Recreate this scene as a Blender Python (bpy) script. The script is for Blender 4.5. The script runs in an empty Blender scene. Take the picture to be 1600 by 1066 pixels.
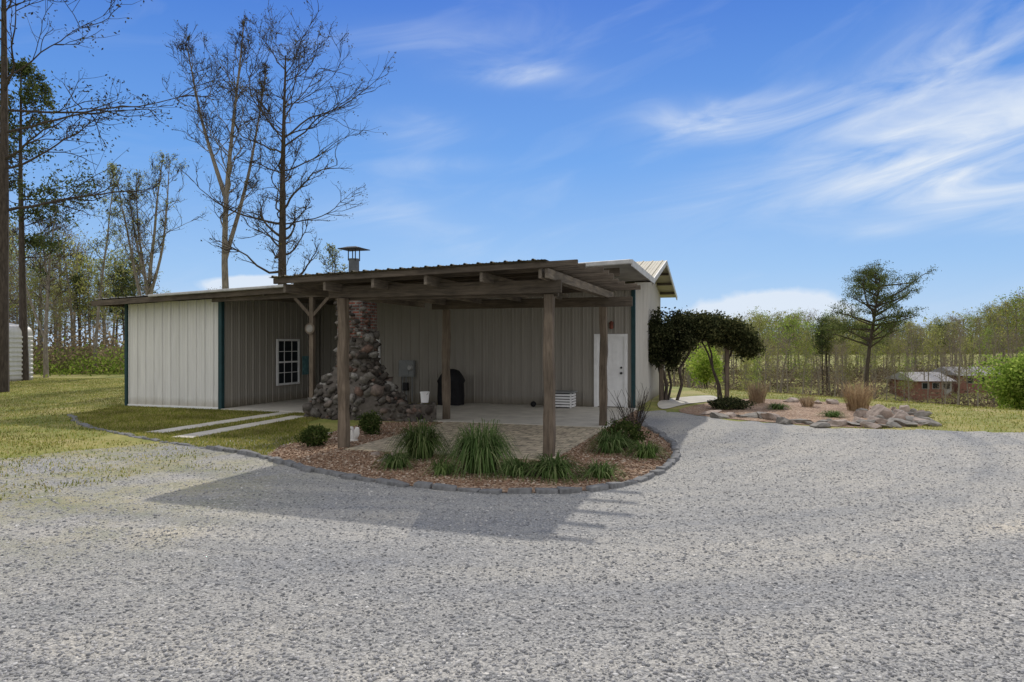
import bpy, bmesh, math, random
import numpy as np
from mathutils import Vector, Matrix
from mathutils.geometry import tessellate_polygon
R=math.radians
scene=bpy.context.scene
col=scene.collection
F=1100.0; HZ=535.0; EYE=1.85
TH=math.atan(367/1100.0)
OX,OY=3.348,19.38
CU,SU=math.cos(TH),math.sin(TH)
def G(px,py,z=0.0):
    d=(EYE-z)*F/(py-HZ); return ((px-800)/F*d,d)
def at(px,d): return (px-800)/F*d
def B(u,v): return (OX+u*CU+v*SU, OY-u*SU+v*CU)
def sstep(a,b,x):
    t=min(1,max(0,(x-a)/(b-a))); return t*t*(3-2*t)
def tz(x,y):
    s=(x-13.5)*.826+(y-18.5)*.563
    z=0.0
    if s>0:
        z=-0.17*s*sstep(0,4,s) if s<45 else -7.65
        z+=2.8*sstep(60,95,s)+7*sstep(130,320,s)
    return z
# ---------------------------------------------------------------- materials
def newmat(name):
    m=bpy.data.materials.new(name); m.use_nodes=True
    nt=m.node_tree; b=nt.nodes['Principled BSDF']; b.inputs['Specular IOR Level'].default_value=.25; return m,nt,b
def N(nt,t,**k):
    n=nt.nodes.new(t)
    for a,v in k.items(): setattr(n,a,v)
    return n
def ramp(nt,fac,stops,interp='LINEAR'):
    r=N(nt,'ShaderNodeValToRGB'); r.color_ramp.interpolation=interp
    e=r.color_ramp.elements
    while len(e)>1: e.remove(e[-1])
    e[0].position=stops[0][0]; e[0].color=(*stops[0][1],1)
    for p,c in stops[1:]:
        x=e.new(p); x.color=(*c,1)
    nt.links.new(fac,r.inputs['Fac']); return r.outputs['Color']
def noise(nt,scale,detail=4,vec=None,rough=.6,dist=0):
    n=N(nt,'ShaderNodeTexNoise'); n.inputs['Scale'].default_value=scale; n.inputs['Detail'].default_value=detail
    n.inputs['Roughness'].default_value=rough; n.inputs['Distortion'].default_value=dist
    if vec is not None: nt.links.new(vec,n.inputs['Vector'])
    return n.outputs['Fac']
def coord(nt,which='Object',scale=(1,1,1)):
    t=N(nt,'ShaderNodeTexCoord'); m=N(nt,'ShaderNodeMapping'); m.inputs['Scale'].default_value=scale
    nt.links.new(t.outputs[which],m.inputs['Vector']); return m.outputs['Vector']
def mixc(nt,fac,a,b,mode='MIX'):
    m=N(nt,'ShaderNodeMix',data_type='RGBA',blend_type=mode)
    for s,i in ((fac,0),(a,6),(b,7)):
        if hasattr(s,'node'): nt.links.new(s,m.inputs[i])
        elif i==0: m.inputs[0].default_value=s
        else: m.inputs[i].default_value=(*s,1)
    return m.outputs[2]
def math_(nt,op,a,b=None,c=None,clamp=False):
    m=N(nt,'ShaderNodeMath',operation=op); m.use_clamp=clamp
    for i,s in enumerate((a,b,c)):
        if s is None: continue
        if hasattr(s,'node'): nt.links.new(s,m.inputs[i])
        else: m.inputs[i].default_value=s
    return m.outputs[0]
def bump(nt,b,h,strength=.5,dist=.02):
    n=N(nt,'ShaderNodeBump'); n.inputs['Strength'].default_value=strength; n.inputs['Distance'].default_value=dist
    nt.links.new(h,n.inputs['Height']); nt.links.new(n.outputs['Normal'],b.inputs['Normal'])
def plain(name,c,rough=.6,metal=0,var=.15,scale=6,bs=0,stretch=(1,1,1)):
    m,nt,b=newmat(name); v=coord(nt,'Object',stretch); f=noise(nt,scale,5,v)
    lo=tuple(x*(1-var) for x in c); hi=tuple(min(1,x*(1+var)) for x in c)
    nt.links.new(ramp(nt,f,[(.3,lo),(.7,hi)]),b.inputs['Base Color'])
    b.inputs['Roughness'].default_value=rough; b.inputs['Metallic'].default_value=metal
    if bs: bump(nt,b,f,bs,.01)
    return m
def island(name,stops,rough=.8,nscale=12,nvar=.35,bs=.4,bd=.02):
    m,nt,b=newmat(name); g=N(nt,'ShaderNodeNewGeometry')
    c=ramp(nt,g.outputs['Random Per Island'],stops)
    v=coord(nt); f=noise(nt,nscale,5,v)
    k=ramp(nt,f,[(.3,(1-nvar,)*3),(.7,(1,1,1))])
    nt.links.new(mixc(nt,1.0,c,k,'MULTIPLY'),b.inputs['Base Color']); b.inputs['Roughness'].default_value=rough
    if bs: bump(nt,b,f,bs,bd)
    return m
def leafmat(name,stops,trans=.45):
    m=bpy.data.materials.new(name); m.use_nodes=True; nt=m.node_tree; nt.nodes.clear()
    g=N(nt,'ShaderNodeNewGeometry'); c=ramp(nt,g.outputs['Random Per Island'],stops)
    f=noise(nt,.9,3,coord(nt)); k=ramp(nt,f,[(.35,(.65,.65,.65)),(.65,(1.2,1.2,1.15))])
    c=mixc(nt,1.0,c,k,'MULTIPLY')
    oi=N(nt,'ShaderNodeObjectInfo'); k2=ramp(nt,oi.outputs['Random'],[(0,(.72,.70,.66)),(.5,(1,1,1)),(1,(1.18,1.12,.95))]); c=mixc(nt,1.0,c,k2,'MULTIPLY')
    d=N(nt,'ShaderNodeBsdfDiffuse'); t=N(nt,'ShaderNodeBsdfTranslucent'); x=N(nt,'ShaderNodeMixShader'); x.inputs[0].default_value=trans
    nt.links.new(c,d.inputs[0]); nt.links.new(c,t.inputs[0]); nt.links.new(d.outputs[0],x.inputs[1]); nt.links.new(t.outputs[0],x.inputs[2])
    o=N(nt,'ShaderNodeOutputMaterial'); nt.links.new(x.outputs[0],o.inputs[0]); return m
def gravel_mat():
    m,nt,b=newmat('gravel'); v=coord(nt)
    wn=N(nt,'ShaderNodeTexNoise'); wn.inputs['Scale'].default_value=60; wn.inputs['Detail'].default_value=2; nt.links.new(v,wn.inputs['Vector'])
    ws=N(nt,'ShaderNodeVectorMath',operation='SCALE'); nt.links.new(wn.outputs['Color'],ws.inputs[0]); ws.inputs['Scale'].default_value=.012
    va=N(nt,'ShaderNodeVectorMath',operation='ADD'); nt.links.new(v,va.inputs[0]); nt.links.new(ws.outputs[0],va.inputs[1]); v2=va.outputs[0]
    def vor(s):
        n=N(nt,'ShaderNodeTexVoronoi'); n.inputs['Scale'].default_value=s; nt.links.new(v2,n.inputs['Vector']); return n
    a=vor(44); c=vor(95)
    sa=N(nt,'ShaderNodeSeparateColor'); nt.links.new(a.outputs['Color'],sa.inputs[0])
    sc=N(nt,'ShaderNodeSeparateColor'); nt.links.new(c.outputs['Color'],sc.inputs[0])
    ca=ramp(nt,sa.outputs[0],[(0,(.19,.195,.20)),(.25,(.29,.295,.30)),(.6,(.39,.385,.375)),(.85,(.49,.48,.455)),(1,(.66,.645,.615))])
    cc=ramp(nt,sc.outputs[0],[(0,(.26,.26,.26)),(.5,(.395,.39,.375)),(1,(.54,.525,.495))])
    n1=noise(nt,5,4,v); mx=mixc(nt,ramp(nt,n1,[(.40,(0,0,0)),(.52,(1,1,1))]),ca,cc)
    big=noise(nt,.35,6,coord(nt,'Object',(.6,1.3,1)),.65,.8)
    k=ramp(nt,big,[(.3,(.76,.785,.82)),(.45,(.94,.945,.95)),(.58,(1.03,1.02,.99)),(.70,(1.22,1.16,1.05))])
    mx=mixc(nt,1.0,mx,k,'MULTIPLY')
    t=N(nt,'ShaderNodeTexCoord'); s=N(nt,'ShaderNodeSeparateXYZ'); nt.links.new(t.outputs['Object'],s.inputs[0])
    dx=math_(nt,'SUBTRACT',s.outputs[0],-1.0); dy=math_(nt,'SUBTRACT',s.outputs[1],17.0)
    rad=math_(nt,'SQRT',math_(nt,'ADD',math_(nt,'MULTIPLY',dx,dx),math_(nt,'MULTIPLY',dy,dy))); ang=math_(nt,'ARCTAN2',dx,dy)
    cb=N(nt,'ShaderNodeCombineXYZ'); nt.links.new(math_(nt,'MULTIPLY',rad,1.1),cb.inputs[0]); nt.links.new(math_(nt,'MULTIPLY',ang,.7),cb.inputs[1])
    tn=noise(nt,1.0,4,cb.outputs[0],.55,.4)
    mx=mixc(nt,1.0,mx,ramp(nt,tn,[(.34,(.76,.78,.82)),(.5,(.97,.97,.96)),(.64,(1.18,1.15,1.09))]),'MULTIPLY')
    dk=ramp(nt,a.outputs['Distance'],[(.0,(1,1,1)),(.5,(.95,.95,.95)),(.85,(.5,.5,.5))])
    mx=mixc(nt,.7,mx,dk,'MULTIPLY')
    reg=math_(nt,'MULTIPLY',math_(nt,'MULTIPLY',math_(nt,'SUBTRACT',-2.0,s.outputs[0]),.25,None,True),math_(nt,'MULTIPLY',math_(nt,'SUBTRACT',s.outputs[1],4.0),.25,None,True))
    g=noise(nt,.8,7,v,.7); gm=math_(nt,'MULTIPLY',math_(nt,'ADD',math_(nt,'MULTIPLY',math_(nt,'SUBTRACT',g,.47),6.0),.4,None,True),math_(nt,'MULTIPLY',reg,.8))
    gc=ramp(nt,noise(nt,3,5,v),[(.35,(.22,.24,.08)),(.65,(.39,.34,.17))])
    mx=mixc(nt,gm,mx,gc)
    nt.links.new(mx,b.inputs['Base Color']); b.inputs['Roughness'].default_value=.95
    h=math_(nt,'SUBTRACT',1.0,a.outputs['Distance']); h2=math_(nt,'SUBTRACT',1.0,c.outputs['Distance'])
    hh=math_(nt,'ADD',h,math_(nt,'MULTIPLY',h2,.5)); bump(nt,b,hh,.65,.014)
    return m
def grass_mat():
    m,nt,b=newmat('grass_ground'); v=coord(nt); f=noise(nt,.5,6,v,.7); f2=noise(nt,14,4,v,.7)
    c=ramp(nt,f,[(.3,(.15,.19,.04)),(.46,(.25,.26,.07)),(.58,(.37,.33,.12)),(.72,(.42,.34,.20))])
    k=ramp(nt,f2,[(.3,(.65,.65,.6)),(.7,(1.2,1.2,1.15))]); c=mixc(nt,1.0,c,k,'MULTIPLY')
    nt.links.new(c,b.inputs['Base Color']); b.inputs['Roughness'].default_value=.95; bump(nt,b,f2,.8,.04); return m
def mulch_mat():
    m,nt,b=newmat('brown_pebbles'); v=coord(nt)
    a=N(nt,'ShaderNodeTexVoronoi'); a.inputs['Scale'].default_value=42; nt.links.new(v,a.inputs['Vector'])
    s=N(nt,'ShaderNodeSeparateColor'); nt.links.new(a.outputs['Color'],s.inputs[0])
    c=ramp(nt,s.outputs[0],[(0,(.15,.085,.055)),(.35,(.29,.18,.115)),(.7,(.43,.30,.20)),(1,(.62,.5,.39))])
    n1=noise(nt,1.5,5,v); c=mixc(nt,1.0,c,ramp(nt,n1,[(.3,(.7,.68,.65)),(.7,(1.1,1.1,1.1))]),'MULTIPLY')
    nt.links.new(c,b.inputs['Base Color']); b.inputs['Roughness'].default_value=.9
    bump(nt,b,math_(nt,'SUBTRACT',1.0,a.outputs['Distance']),.9,.02); return m
def wood_mat(name,c1,c2,stretch=(9,9,.8)):
    m,nt,b=newmat(name); v=coord(nt,'Object',stretch); f=noise(nt,3,6,v,.7,.6); g=noise(nt,1.3,3,coord(nt))
    c=ramp(nt,f,[(.28,c1),(.72,c2)]); c=mixc(nt,1.0,c,ramp(nt,g,[(.3,(.6,.6,.6)),(.7,(1.15,1.12,1.1))]),'MULTIPLY')
    nt.links.new(c,b.inputs['Base Color']); b.inputs['Roughness'].default_value=.9; bump(nt,b,f,.8,.012); return m
def brick_mat(name,c1,c2,mo,w,h,ms=.012,plane='XZ'):
    m,nt,b=newmat(name); t=N(nt,'ShaderNodeTexCoord'); s=N(nt,'ShaderNodeSeparateXYZ'); c=N(nt,'ShaderNodeCombineXYZ')
    nt.links.new(t.outputs['Object'],s.inputs[0])
    if plane=='XZ':
        nt.links.new(math_(nt,'ADD',s.outputs[0],s.outputs[1]),c.inputs[0]); nt.links.new(s.outputs[2],c.inputs[1])
    else:
        nt.links.new(s.outputs[0],c.inputs[0]); nt.links.new(s.outputs[1],c.inputs[1])
    k=N(nt,'ShaderNodeTexBrick'); nt.links.new(c.outputs[0],k.inputs['Vector'])
    k.inputs['Scale'].default_value=1; k.inputs['Brick Width'].default_value=w; k.inputs['Row Height'].default_value=h; k.inputs['Mortar Size'].default_value=ms
    k.inputs['Color1'].default_value=(*c1,1); k.inputs['Color2'].default_value=(*c2,1); k.inputs['Mortar'].default_value=(*mo,1); k.inputs['Bias'].default_value=-.1
    n=noise(nt,7,5,t.outputs['Object']); cc=mixc(nt,1.0,k.outputs['Color'],ramp(nt,n,[(.32,(.4,.42,.45)),(.68,(1.25,1.25,1.25))]),'MULTIPLY')
    nt.links.new(cc,b.inputs['Base Color']); b.inputs['Roughness'].default_value=.9
    bump(nt,b,math_(nt,'SUBTRACT',math_(nt,'MULTIPLY',n,.4),k.outputs['Fac']),.6,.01); return m
def panel_mat(name,c):
    m,nt,b=newmat(name); v=coord(nt,'Object',(5,5,.35)); f=noise(nt,2,5,v,.65)
    t=N(nt,'ShaderNodeTexCoord'); s=N(nt,'ShaderNodeSeparateXYZ'); nt.links.new(t.outputs['Object'],s.inputs[0])
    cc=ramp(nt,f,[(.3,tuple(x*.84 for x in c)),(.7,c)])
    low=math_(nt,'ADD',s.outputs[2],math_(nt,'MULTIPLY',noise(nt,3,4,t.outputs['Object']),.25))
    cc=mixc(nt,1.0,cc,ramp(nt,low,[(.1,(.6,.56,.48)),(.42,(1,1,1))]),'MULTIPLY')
    nt.links.new(cc,b.inputs['Base Color']); b.inputs['Roughness'].default_value=.5; return m
M={}
M['gravel']=gravel_mat(); M['grass']=grass_mat(); M['mulch']=mulch_mat()
M['stone_gravel']=island('gravel_stones',[(0,(.17,.175,.18)),(.3,(.31,.31,.315)),(.7,(.44,.435,.425)),(.93,(.58,.565,.54)),(1,(.76,.745,.71))],.95,40,.25,.2,.005)
M['pebble']=island('mulch_stones',[(0,(.15,.09,.055)),(.4,(.31,.19,.12)),(.8,(.46,.33,.23)),(1,(.68,.58,.47))],.9,40,.3,.2,.005)
M['siding']=panel_mat('painted_metal_siding',(.335,.31,.27))  # shade beneath the roofs is put into this darker siding colour
M['siding_gable']=panel_mat('gable_metal_siding',(.60,.585,.55))  # lighter copy of the siding, brighter light on the gable put into its colour
M['siding_white']=panel_mat('sunfaded_metal_siding',(.80,.79,.755))  # same siding as the dark walls, light on the wing front put into its colour
M['teal']=plain('teal_trim',(.018,.055,.062),.5,0,.2)
M['post']=wood_mat('weathered_post',(.085,.066,.05),(.25,.205,.155))
M['beamU']=wood_mat('weathered_beam',(.055,.045,.037),(.18,.15,.115),(.8,9,9))
M['beamV']=wood_mat('weathered_rafter',(.09,.077,.062),(.29,.25,.20),(9,.8,9))
M['roof']=plain('aged_roof_metal',(.30,.295,.275),.75,0,.35,1.5)
M['tanroof']=plain('tan_roof_metal',(.44,.41,.32),.75,0,.15,2)
M['edge']=plain('mossy_roof_edge',(.25,.225,.16),.85,0,.6,5)
M['white']=plain('white_paint',(.84,.84,.84),.5,0,.06)
M['gutter']=plain('gutter_metal',(.48,.48,.475),.6,0,.2)
M['glass'],_nt,_b=newmat('window_glass'); _b.inputs['Base Color'].default_value=(.02,.025,.03,1); _b.inputs['Roughness'].default_value=.08
M['black']=plain('black_cover',(.014,.014,.016),.7,0,.3,8,.3)
M['greymetal']=plain('grey_box_metal',(.24,.25,.25),.6,0,.15)
M['darkmetal']=plain('dark_flue_metal',(.04,.04,.04),.8,0,.4)
M['flue']=plain('galvanised_flue',(.11,.12,.13),.7,.1,.3)
M['brick']=brick_mat('red_brick',(.24,.075,.05),(.13,.075,.06),(.20,.185,.165),.21,.075,.018)
M['paver']=brick_mat('tan_pavers',(.60,.51,.36),(.50,.42,.30),(.28,.23,.17),.4,.2,.012,'XY')
M['concrete']=plain('concrete',(.56,.53,.46),.9,0,.16,2.2,.1)
M['mortar']=plain('mortar',(.12,.105,.09),.95,0,.3,8,.5)
M['fieldstone']=island('fieldstones',[(0,(.05,.045,.04)),(.25,(.12,.10,.085)),(.5,(.17,.155,.135)),(.7,(.24,.22,.19)),(.82,(.22,.13,.095)),(.92,(.33,.31,.28)),(1,(.45,.43,.39))],.95,11,.6,.9,.03)
M['rock']=island('bed_rocks',[(0,(.36,.29,.25)),(.5,(.47,.38,.32)),(1,(.58,.49,.42))],.9,5,.5,.9,.05)
M['rockgrey']=island('ledge_rocks',[(0,(.20,.19,.175)),(.5,(.30,.28,.25)),(1,(.42,.385,.34))],.9,5,.5,.9,.05)
M['slate']=island('grey_edging',[(0,(.19,.195,.20)),(.5,(.27,.27,.27)),(1,(.38,.375,.36))],.9,14,.45,.8,.02)
M['bark']=plain('bark',(.07,.056,.046),.95,0,.45,6,.6,(3,3,.6))
M['barkgrey']=plain('grey_bark',(.24,.21,.175),.95,0,.4,5,.5,(3,3,.6))
M['twig']=plain('twigs',(.055,.045,.038),.95,0,.4,2)
M['l_bud']=leafmat('bud_leaves',[(0,(.05,.042,.03)),(.6,(.09,.08,.035)),(1,(.15,.15,.05))],.3)
M['l_spring']=leafmat('spring_leaves',[(0,(.18,.21,.06)),(.5,(.31,.34,.10)),(1,(.48,.47,.19))],.5)
M['l_green']=leafmat('bright_green_leaves',[(0,(.14,.23,.04)),(.5,(.28,.39,.075)),(1,(.44,.52,.14))],.5)
M['l_pine']=leafmat('pine_needles',[(0,(.045,.065,.028)),(.5,(.09,.12,.05)),(1,(.16,.19,.08))],.35)
M['l_dark']=leafmat('evergreen_leaves',[(0,(.022,.03,.016)),(.6,(.065,.078,.038)),(1,(.17,.175,.09))],.35)
M['l_brown']=leafmat('brown_twig_haze',[(0,(.14,.11,.08)),(.5,(.24,.19,.14)),(1,(.34,.29,.20))],.4)
M['l_lily']=leafmat('lily_blades',[(0,(.07,.12,.04)),(.6,(.14,.22,.075)),(1,(.30,.34,.17))],.35)
M['l_box']=leafmat('boxwood_leaves',[(0,(.04,.07,.02)),(.6,(.09,.13,.04)),(1,(.17,.2,.07))],.3)
M['l_grass']=leafmat('grass_blades',[(0,(.14,.18,.035)),(.4,(.25,.28,.06)),(.75,(.40,.37,.13)),(1,(.50,.42,.24))],.4)
M['l_straw']=leafmat('straw',[(0,(.25,.18,.12)),(1,(.52,.41,.30))],.3)
M['squirrel']=plain('white_plaster',(.78,.76,.72),.8,0,.1,8)
M['turq']=plain('faded_turquoise_paint',(.12,.25,.27),.8,0,.4,6)
M['crate']=plain('raw_wood',(.36,.22,.10),.8,0,.25,4)
M['rust']=plain('rusty_red',(.17,.06,.04),.8,0,.3,6)
M['carport']=panel_mat('pale_carport_metal',(.66,.65,.62))
M['hroof']=plain('far_grey_roof',(.36,.35,.35),.8)
M['hwall']=plain('far_brick_wall',(.26,.13,.10),.8)
M['hwallw']=plain('far_pale_wall',(.36,.34,.31),.8)
# ---------------------------------------------------------------- mesh helpers
OFF={}
def tag(o,label=None,cat=None,group=None,kind=None):
    if label: o['label']=label
    if cat: o['category']=cat
    if group: o['group']=group
    if kind: o['kind']=kind
    return o
def thing(name,label,cat,group=None,uv=None,loc=None,rot=None):
    o=bpy.data.objects.new(name,None); col.objects.link(o); o.empty_display_size=.2
    if uv is not None:
        x,y=B(uv[0],uv[1]); o.location=(x,y,uv[2]); o.rotation_euler=(0,0,-TH); OFF[o.name]=Vector(uv)
    else:
        o.location=loc or (0,0,0); o.rotation_euler=(0,0,rot or 0); OFF[o.name]=Vector((0,0,0))
    tag(o,label,cat,group); return o
class MB:
    def __init__(s): s.v=[]; s.f=[]
    def add(s,vs,fs):
        n=len(s.v); s.v.extend(tuple(p) for p in vs); s.f.extend(tuple(i+n for i in f) for f in fs); return s
    def box(s,x0,x1,y0,y1,z0,z1):
        return s.add([(x0,y0,z0),(x1,y0,z0),(x1,y1,z0),(x0,y1,z0),(x0,y0,z1),(x1,y0,z1),(x1,y1,z1),(x0,y1,z1)],
          [(3,2,1,0),(4,5,6,7),(0,1,5,4),(1,2,6,5),(2,3,7,6),(3,0,4,7)])
    def beam(s,a,b,w,h):
        a=Vector(a); b=Vector(b); d=(b-a).normalized(); up=Vector((0,0,1)) if abs(d.z)<.95 else Vector((0,1,0))
        sx=d.cross(up).normalized()*w/2; sy=sx.cross(d).normalized()*h/2
        vs=[a-sx-sy,a+sx-sy,a+sx+sy,a-sx+sy,b-sx-sy,b+sx-sy,b+sx+sy,b-sx+sy]
        return s.add(vs,[(0,3,2,1),(4,5,6,7),(0,1,5,4),(1,2,6,5),(2,3,7,6),(3,0,4,7)])
    def tube(s,pts,rs,n=6,cap=True):
        pts=[Vector(p) for p in pts]; vs=[]; fs=[]
        prev=None
        for i,p in enumerate(pts):
            d=(pts[min(i+1,len(pts)-1)]-pts[max(i-1,0)]); d=d.normalized() if d.length>1e-9 else Vector((0,0,1))
            if prev is None:
                a=d.cross(Vector((0,0,1)) if abs(d.z)<.9 else Vector((1,0,0))).normalized()
            else:
                a=prev-d*prev.dot(d); a=a.normalized() if a.length>1e-6 else d.orthogonal().normalized()
            prev=a; b=d.cross(a)
            for k in range(n):
                t=2*math.pi*k/n; vs.append(p+(a*math.cos(t)+b*math.sin(t))*rs[i])
        for i in range(len(pts)-1):
            for k in range(n):
                k2=(k+1)%n; fs.append((i*n+k,i*n+k2,(i+1)*n+k2,(i+1)*n+k))
        if cap and n>3:
            fs.append(tuple(range(n))[::-1]); fs.append(tuple((len(pts)-1)*n+k for k in range(n)))
        return s.add(vs,fs)
    def lathe(s,cx,cy,prof,n=20):
        vs=[];fs=[]
        for r,z in prof:
            for k in range(n):
                t=2*math.pi*k/n; vs.append((cx+r*math.cos(t),cy+r*math.sin(t),z))
        for i in range(len(prof)-1):
            for k in range(n):
                k2=(k+1)%n; fs.append((i*n+k,i*n+k2,(i+1)*n+k2,(i+1)*n+k))
        fs.append(tuple(range(n))[::-1]); fs.append(tuple((len(prof)-1)*n+k for k in range(n)))
        return s.add(vs,fs)
    def build(s,name,mat,parent=None,smooth=False,bevel=0,solid=0,raw=False):
        me=bpy.data.meshes.new(name); vs=s.v
        if parent is not None and not raw and parent.name in OFF:
            o=OFF[parent.name]; vs=[(a-o.x,b-o.y,c-o.z) for a,b,c in vs]
        me.from_pydata(vs,[],s.f); me.update()
        ob=bpy.data.objects.new(name,me); col.objects.link(ob); me.materials.append(mat)
        if smooth: me.polygons.foreach_set('use_smooth',[True]*len(me.polygons))
        if parent is not None:
            ob.parent=parent
            OFF[ob.name]=OFF.get(parent.name,Vector((0,0,0)))
        if solid:
            k=ob.modifiers.new('solid','SOLIDIFY'); k.thickness=solid
        if bevel:
            k=ob.modifiers.new('bevel','BEVEL'); k.width=bevel; k.segments=2; k.limit_method='ANGLE'
        return ob
def mesh_np(name,v,f,mat,parent=None,smooth=False):
    v=np.asarray(v,dtype=np.float32).reshape(-1,3); f=np.asarray(f,dtype=np.int32); k=f.shape[1]
    me=bpy.data.meshes.new(name); me.vertices.add(len(v)); me.vertices.foreach_set('co',v.ravel())
    me.loops.add(f.size); me.loops.foreach_set('vertex_index',f.ravel())
    me.polygons.add(len(f)); me.polygons.foreach_set('loop_start',np.arange(0,f.size,k,dtype=np.int32))
    me.update(calc_edges=True); me.materials.append(mat)
    if smooth: me.polygons.foreach_set('use_smooth',np.ones(len(f),dtype=bool))
    ob=bpy.data.objects.new(name,me); col.objects.link(ob)
    if parent is not None: ob.parent=parent
    return ob
def rdirs(rg,n):
    a=rg.normal(size=(n,3)); return a/np.linalg.norm(a,axis=1,keepdims=True)
def leaves(c,size,rg,asp=.6,droop=None):
    n=len(c); a=rdirs(rg,n)
    b=np.cross(a,rdirs(rg,n)); b/=np.linalg.norm(b,axis=1,keepdims=True)+1e-9
    s=(size*rg.uniform(.6,1.4,n))[:,None]
    a=a*s; b=b*s*asp
    v=np.stack([c-a,c-b,c+a,c+b],1).reshape(-1,3); f=np.arange(4*n).reshape(n,4); return v,f
_t=(1+5**.5)/2
ICO=np.array([(-1,_t,0),(1,_t,0),(-1,-_t,0),(1,-_t,0),(0,-1,_t),(0,1,_t),(0,-1,-_t),(0,1,-_t),(_t,0,-1),(_t,0,1),(-_t,0,-1),(-_t,0,1)])/1.902
ICF=np.array([(0,11,5),(0,5,1),(0,1,7),(0,7,10),(0,10,11),(1,5,9),(5,11,4),(11,10,2),(10,7,6),(7,1,8),(3,9,4),(3,4,2),(3,2,6),(3,6,8),(3,8,9),(4,9,5),(2,4,11),(6,2,10),(8,6,7),(9,8,1)])
def stones(c,size,rg,flat=.6,lo=.7,hi=1.25,turn=6.28):
    n=len(c); v=ICO[None]*rg.uniform(lo,hi,(n,12,1)); sc=np.stack([rg.uniform(.7,1.4,n),rg.uniform(.6,1.1,n),rg.uniform(.6,1.2,n)*flat],1)
    v=v*sc[:,None,:]*size.reshape(-1,1,1); t=rg.uniform(0,turn,n)
    x=v[...,0]*np.cos(t)[:,None]-v[...,1]*np.sin(t)[:,None]; y=v[...,0]*np.sin(t)[:,None]+v[...,1]*np.cos(t)[:,None]
    tl=rg.normal(0,.25,n)[:,None]; z=v[...,2]+x*tl
    v=np.stack([x,y,z],-1)+c[:,None,:]; f=(ICF[None]+12*np.arange(n)[:,None,None]).reshape(-1,3); return v.reshape(-1,3),f
def inpoly(p,poly):
    x,y=p[:,0],p[:,1]; r=np.zeros(len(p),bool); j=len(poly)-1
    for i in range(len(poly)):
        xi,yi=poly[i]; xj,yj=poly[j]
        c=((yi>y)!=(yj>y))&(x<(xj-xi)*(y-yi)/(yj-yi+1e-12)+xi); r^=c; j=i
    return r
def catmull(P,n=8,closed=False):
    out=[]; m=len(P)
    rng=range(m) if closed else range(m-1)
    for i in rng:
        g=lambda k:Vector((*P[k%m],0)) if closed else Vector((*P[min(max(k,0),m-1)],0))
        p0,p1,p2,p3=g(i-1),g(i),g(i+1),g(i+2)
        for k in range(n):
            t=k/n; q=.5*((2*p1)+(p2-p0)*t+(2*p0-5*p1+4*p2-p3)*t*t+(3*p1-p0-3*p2+p3)*t**3); out.append((q.x,q.y))
    if not closed: out.append(tuple(P[-1]))
    return out
def blade_mesh(base,h,w,rg,lean=.5):
    n=len(base); t=rg.uniform(0,6.28,n); d=np.stack([np.cos(t),np.sin(t),0*t],1); sd=np.stack([-np.sin(t),np.cos(t),0*t],1)
    l=rg.uniform(0,lean,n)[:,None]; hh=(h*rg.uniform(.5,1.3,n))[:,None]
    a=base-sd*w/2; b=base+sd*w/2; c=base+d*l*hh+np.array([0,0,1])*hh
    v=np.stack([a,b,c],1).reshape(-1,3); f=np.arange(3*n).reshape(n,3); return v,f
# ---------------------------------------------------------------- ground
xs=sorted(set([round(x,2) for x in np.arange(-60,80,1.4)]+[-600,-400,-280,-200,-150,-120,-100,-85,-72]+[82,90,100,115,130,150,175,200,240,300,400,600]))
ys=sorted(set([round(x,2) for x in np.arange(-12,130,1.4)]+[-300,-150,-80,-45,-25]+[135,145,160,180,210,250,300,380,500,700]))
gv=[(x,y,tz(x,y)) for y in ys for x in xs]; nx=len(xs)
gf=[(j*nx+i,j*nx+i+1,(j+1)*nx+i+1,(j+1)*nx+i) for j in range(len(ys)-1) for i in range(nx-1)]
g=mesh_np('ground',gv,gf,M['grass'],smooth=True); tag(g,'wide grassy ground falling away to the wooded valley','ground',kind='structure')
def sheet(name,poly,z,mat,label,cat,kind='structure'):
    m=MB(); m.add([(x,y,z) for x,y in poly],[]); tri=tessellate_polygon([[Vector((x,y,0)) for x,y in poly]])
    a=[]
    for t in tri:
        p=[poly[i] for i in t]; ar=(p[1][0]-p[0][0])*(p[2][1]-p[0][1])-(p[2][0]-p[0][0])*(p[1][1]-p[0][1])
        a.append(tuple(t) if ar>0 else tuple(t)[::-1])
    m.f=a
    o=m.build(name,mat); tag(o,label,cat,kind=kind); return o
rnd=random.Random(4)
def rough(poly,amp,step=.35):
    out=[]
    for i in range(len(poly)):
        a=poly[i]; b=poly[(i+1)%len(poly)]; L=math.dist(a,b); n=max(1,int(L/step)) if L<25 else 1
        for k in range(n):
            t=k/n; j=amp if (0<k or n>1) else 0
            out.append((a[0]+(b[0]-a[0])*t+rnd.uniform(-j,j),a[1]+(b[1]-a[1])*t+rnd.uniform(-j,j)))
    return out
edge_px=[(112,650),(128,664),(185,677),(255,691),(330,702),(400,713),(450,728),(520,743),(610,757),(700,766),(790,771),(880,770),(960,762),(1020,744),(1052,720),(1056,703),(1038,685),(1010,668),(1000,655),(1002,646)]
edge=catmull([G(*p) for p in edge_px],8)
drive=[G(1002,646),G(1030,641),G(1120,655),G(1300,669),G(1420,671),G(1600,677),(16,12.8),(34,10),(34,-12),(-34,-12),(-34,8.5),G(-260,735),G(-60,722),G(60,712),G(170,700),G(255,692)]
dpoly=rough(drive,.25,.25)
sheet('gravel_driveway',dpoly,.004,M['gravel'],'loose grey gravel driveway sweeping round the planting bed','driveway')
bfront=edge[5*8+2:]
bed=[p for p in bfront]+[B(.05,-.1),B(.12,-5),B(.1,-8.95),B(-3.6,-8.95),B(-3.65,-4.5),B(-5.2,-5.1),G(530,672),G(495,688),G(440,697)]
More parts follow.
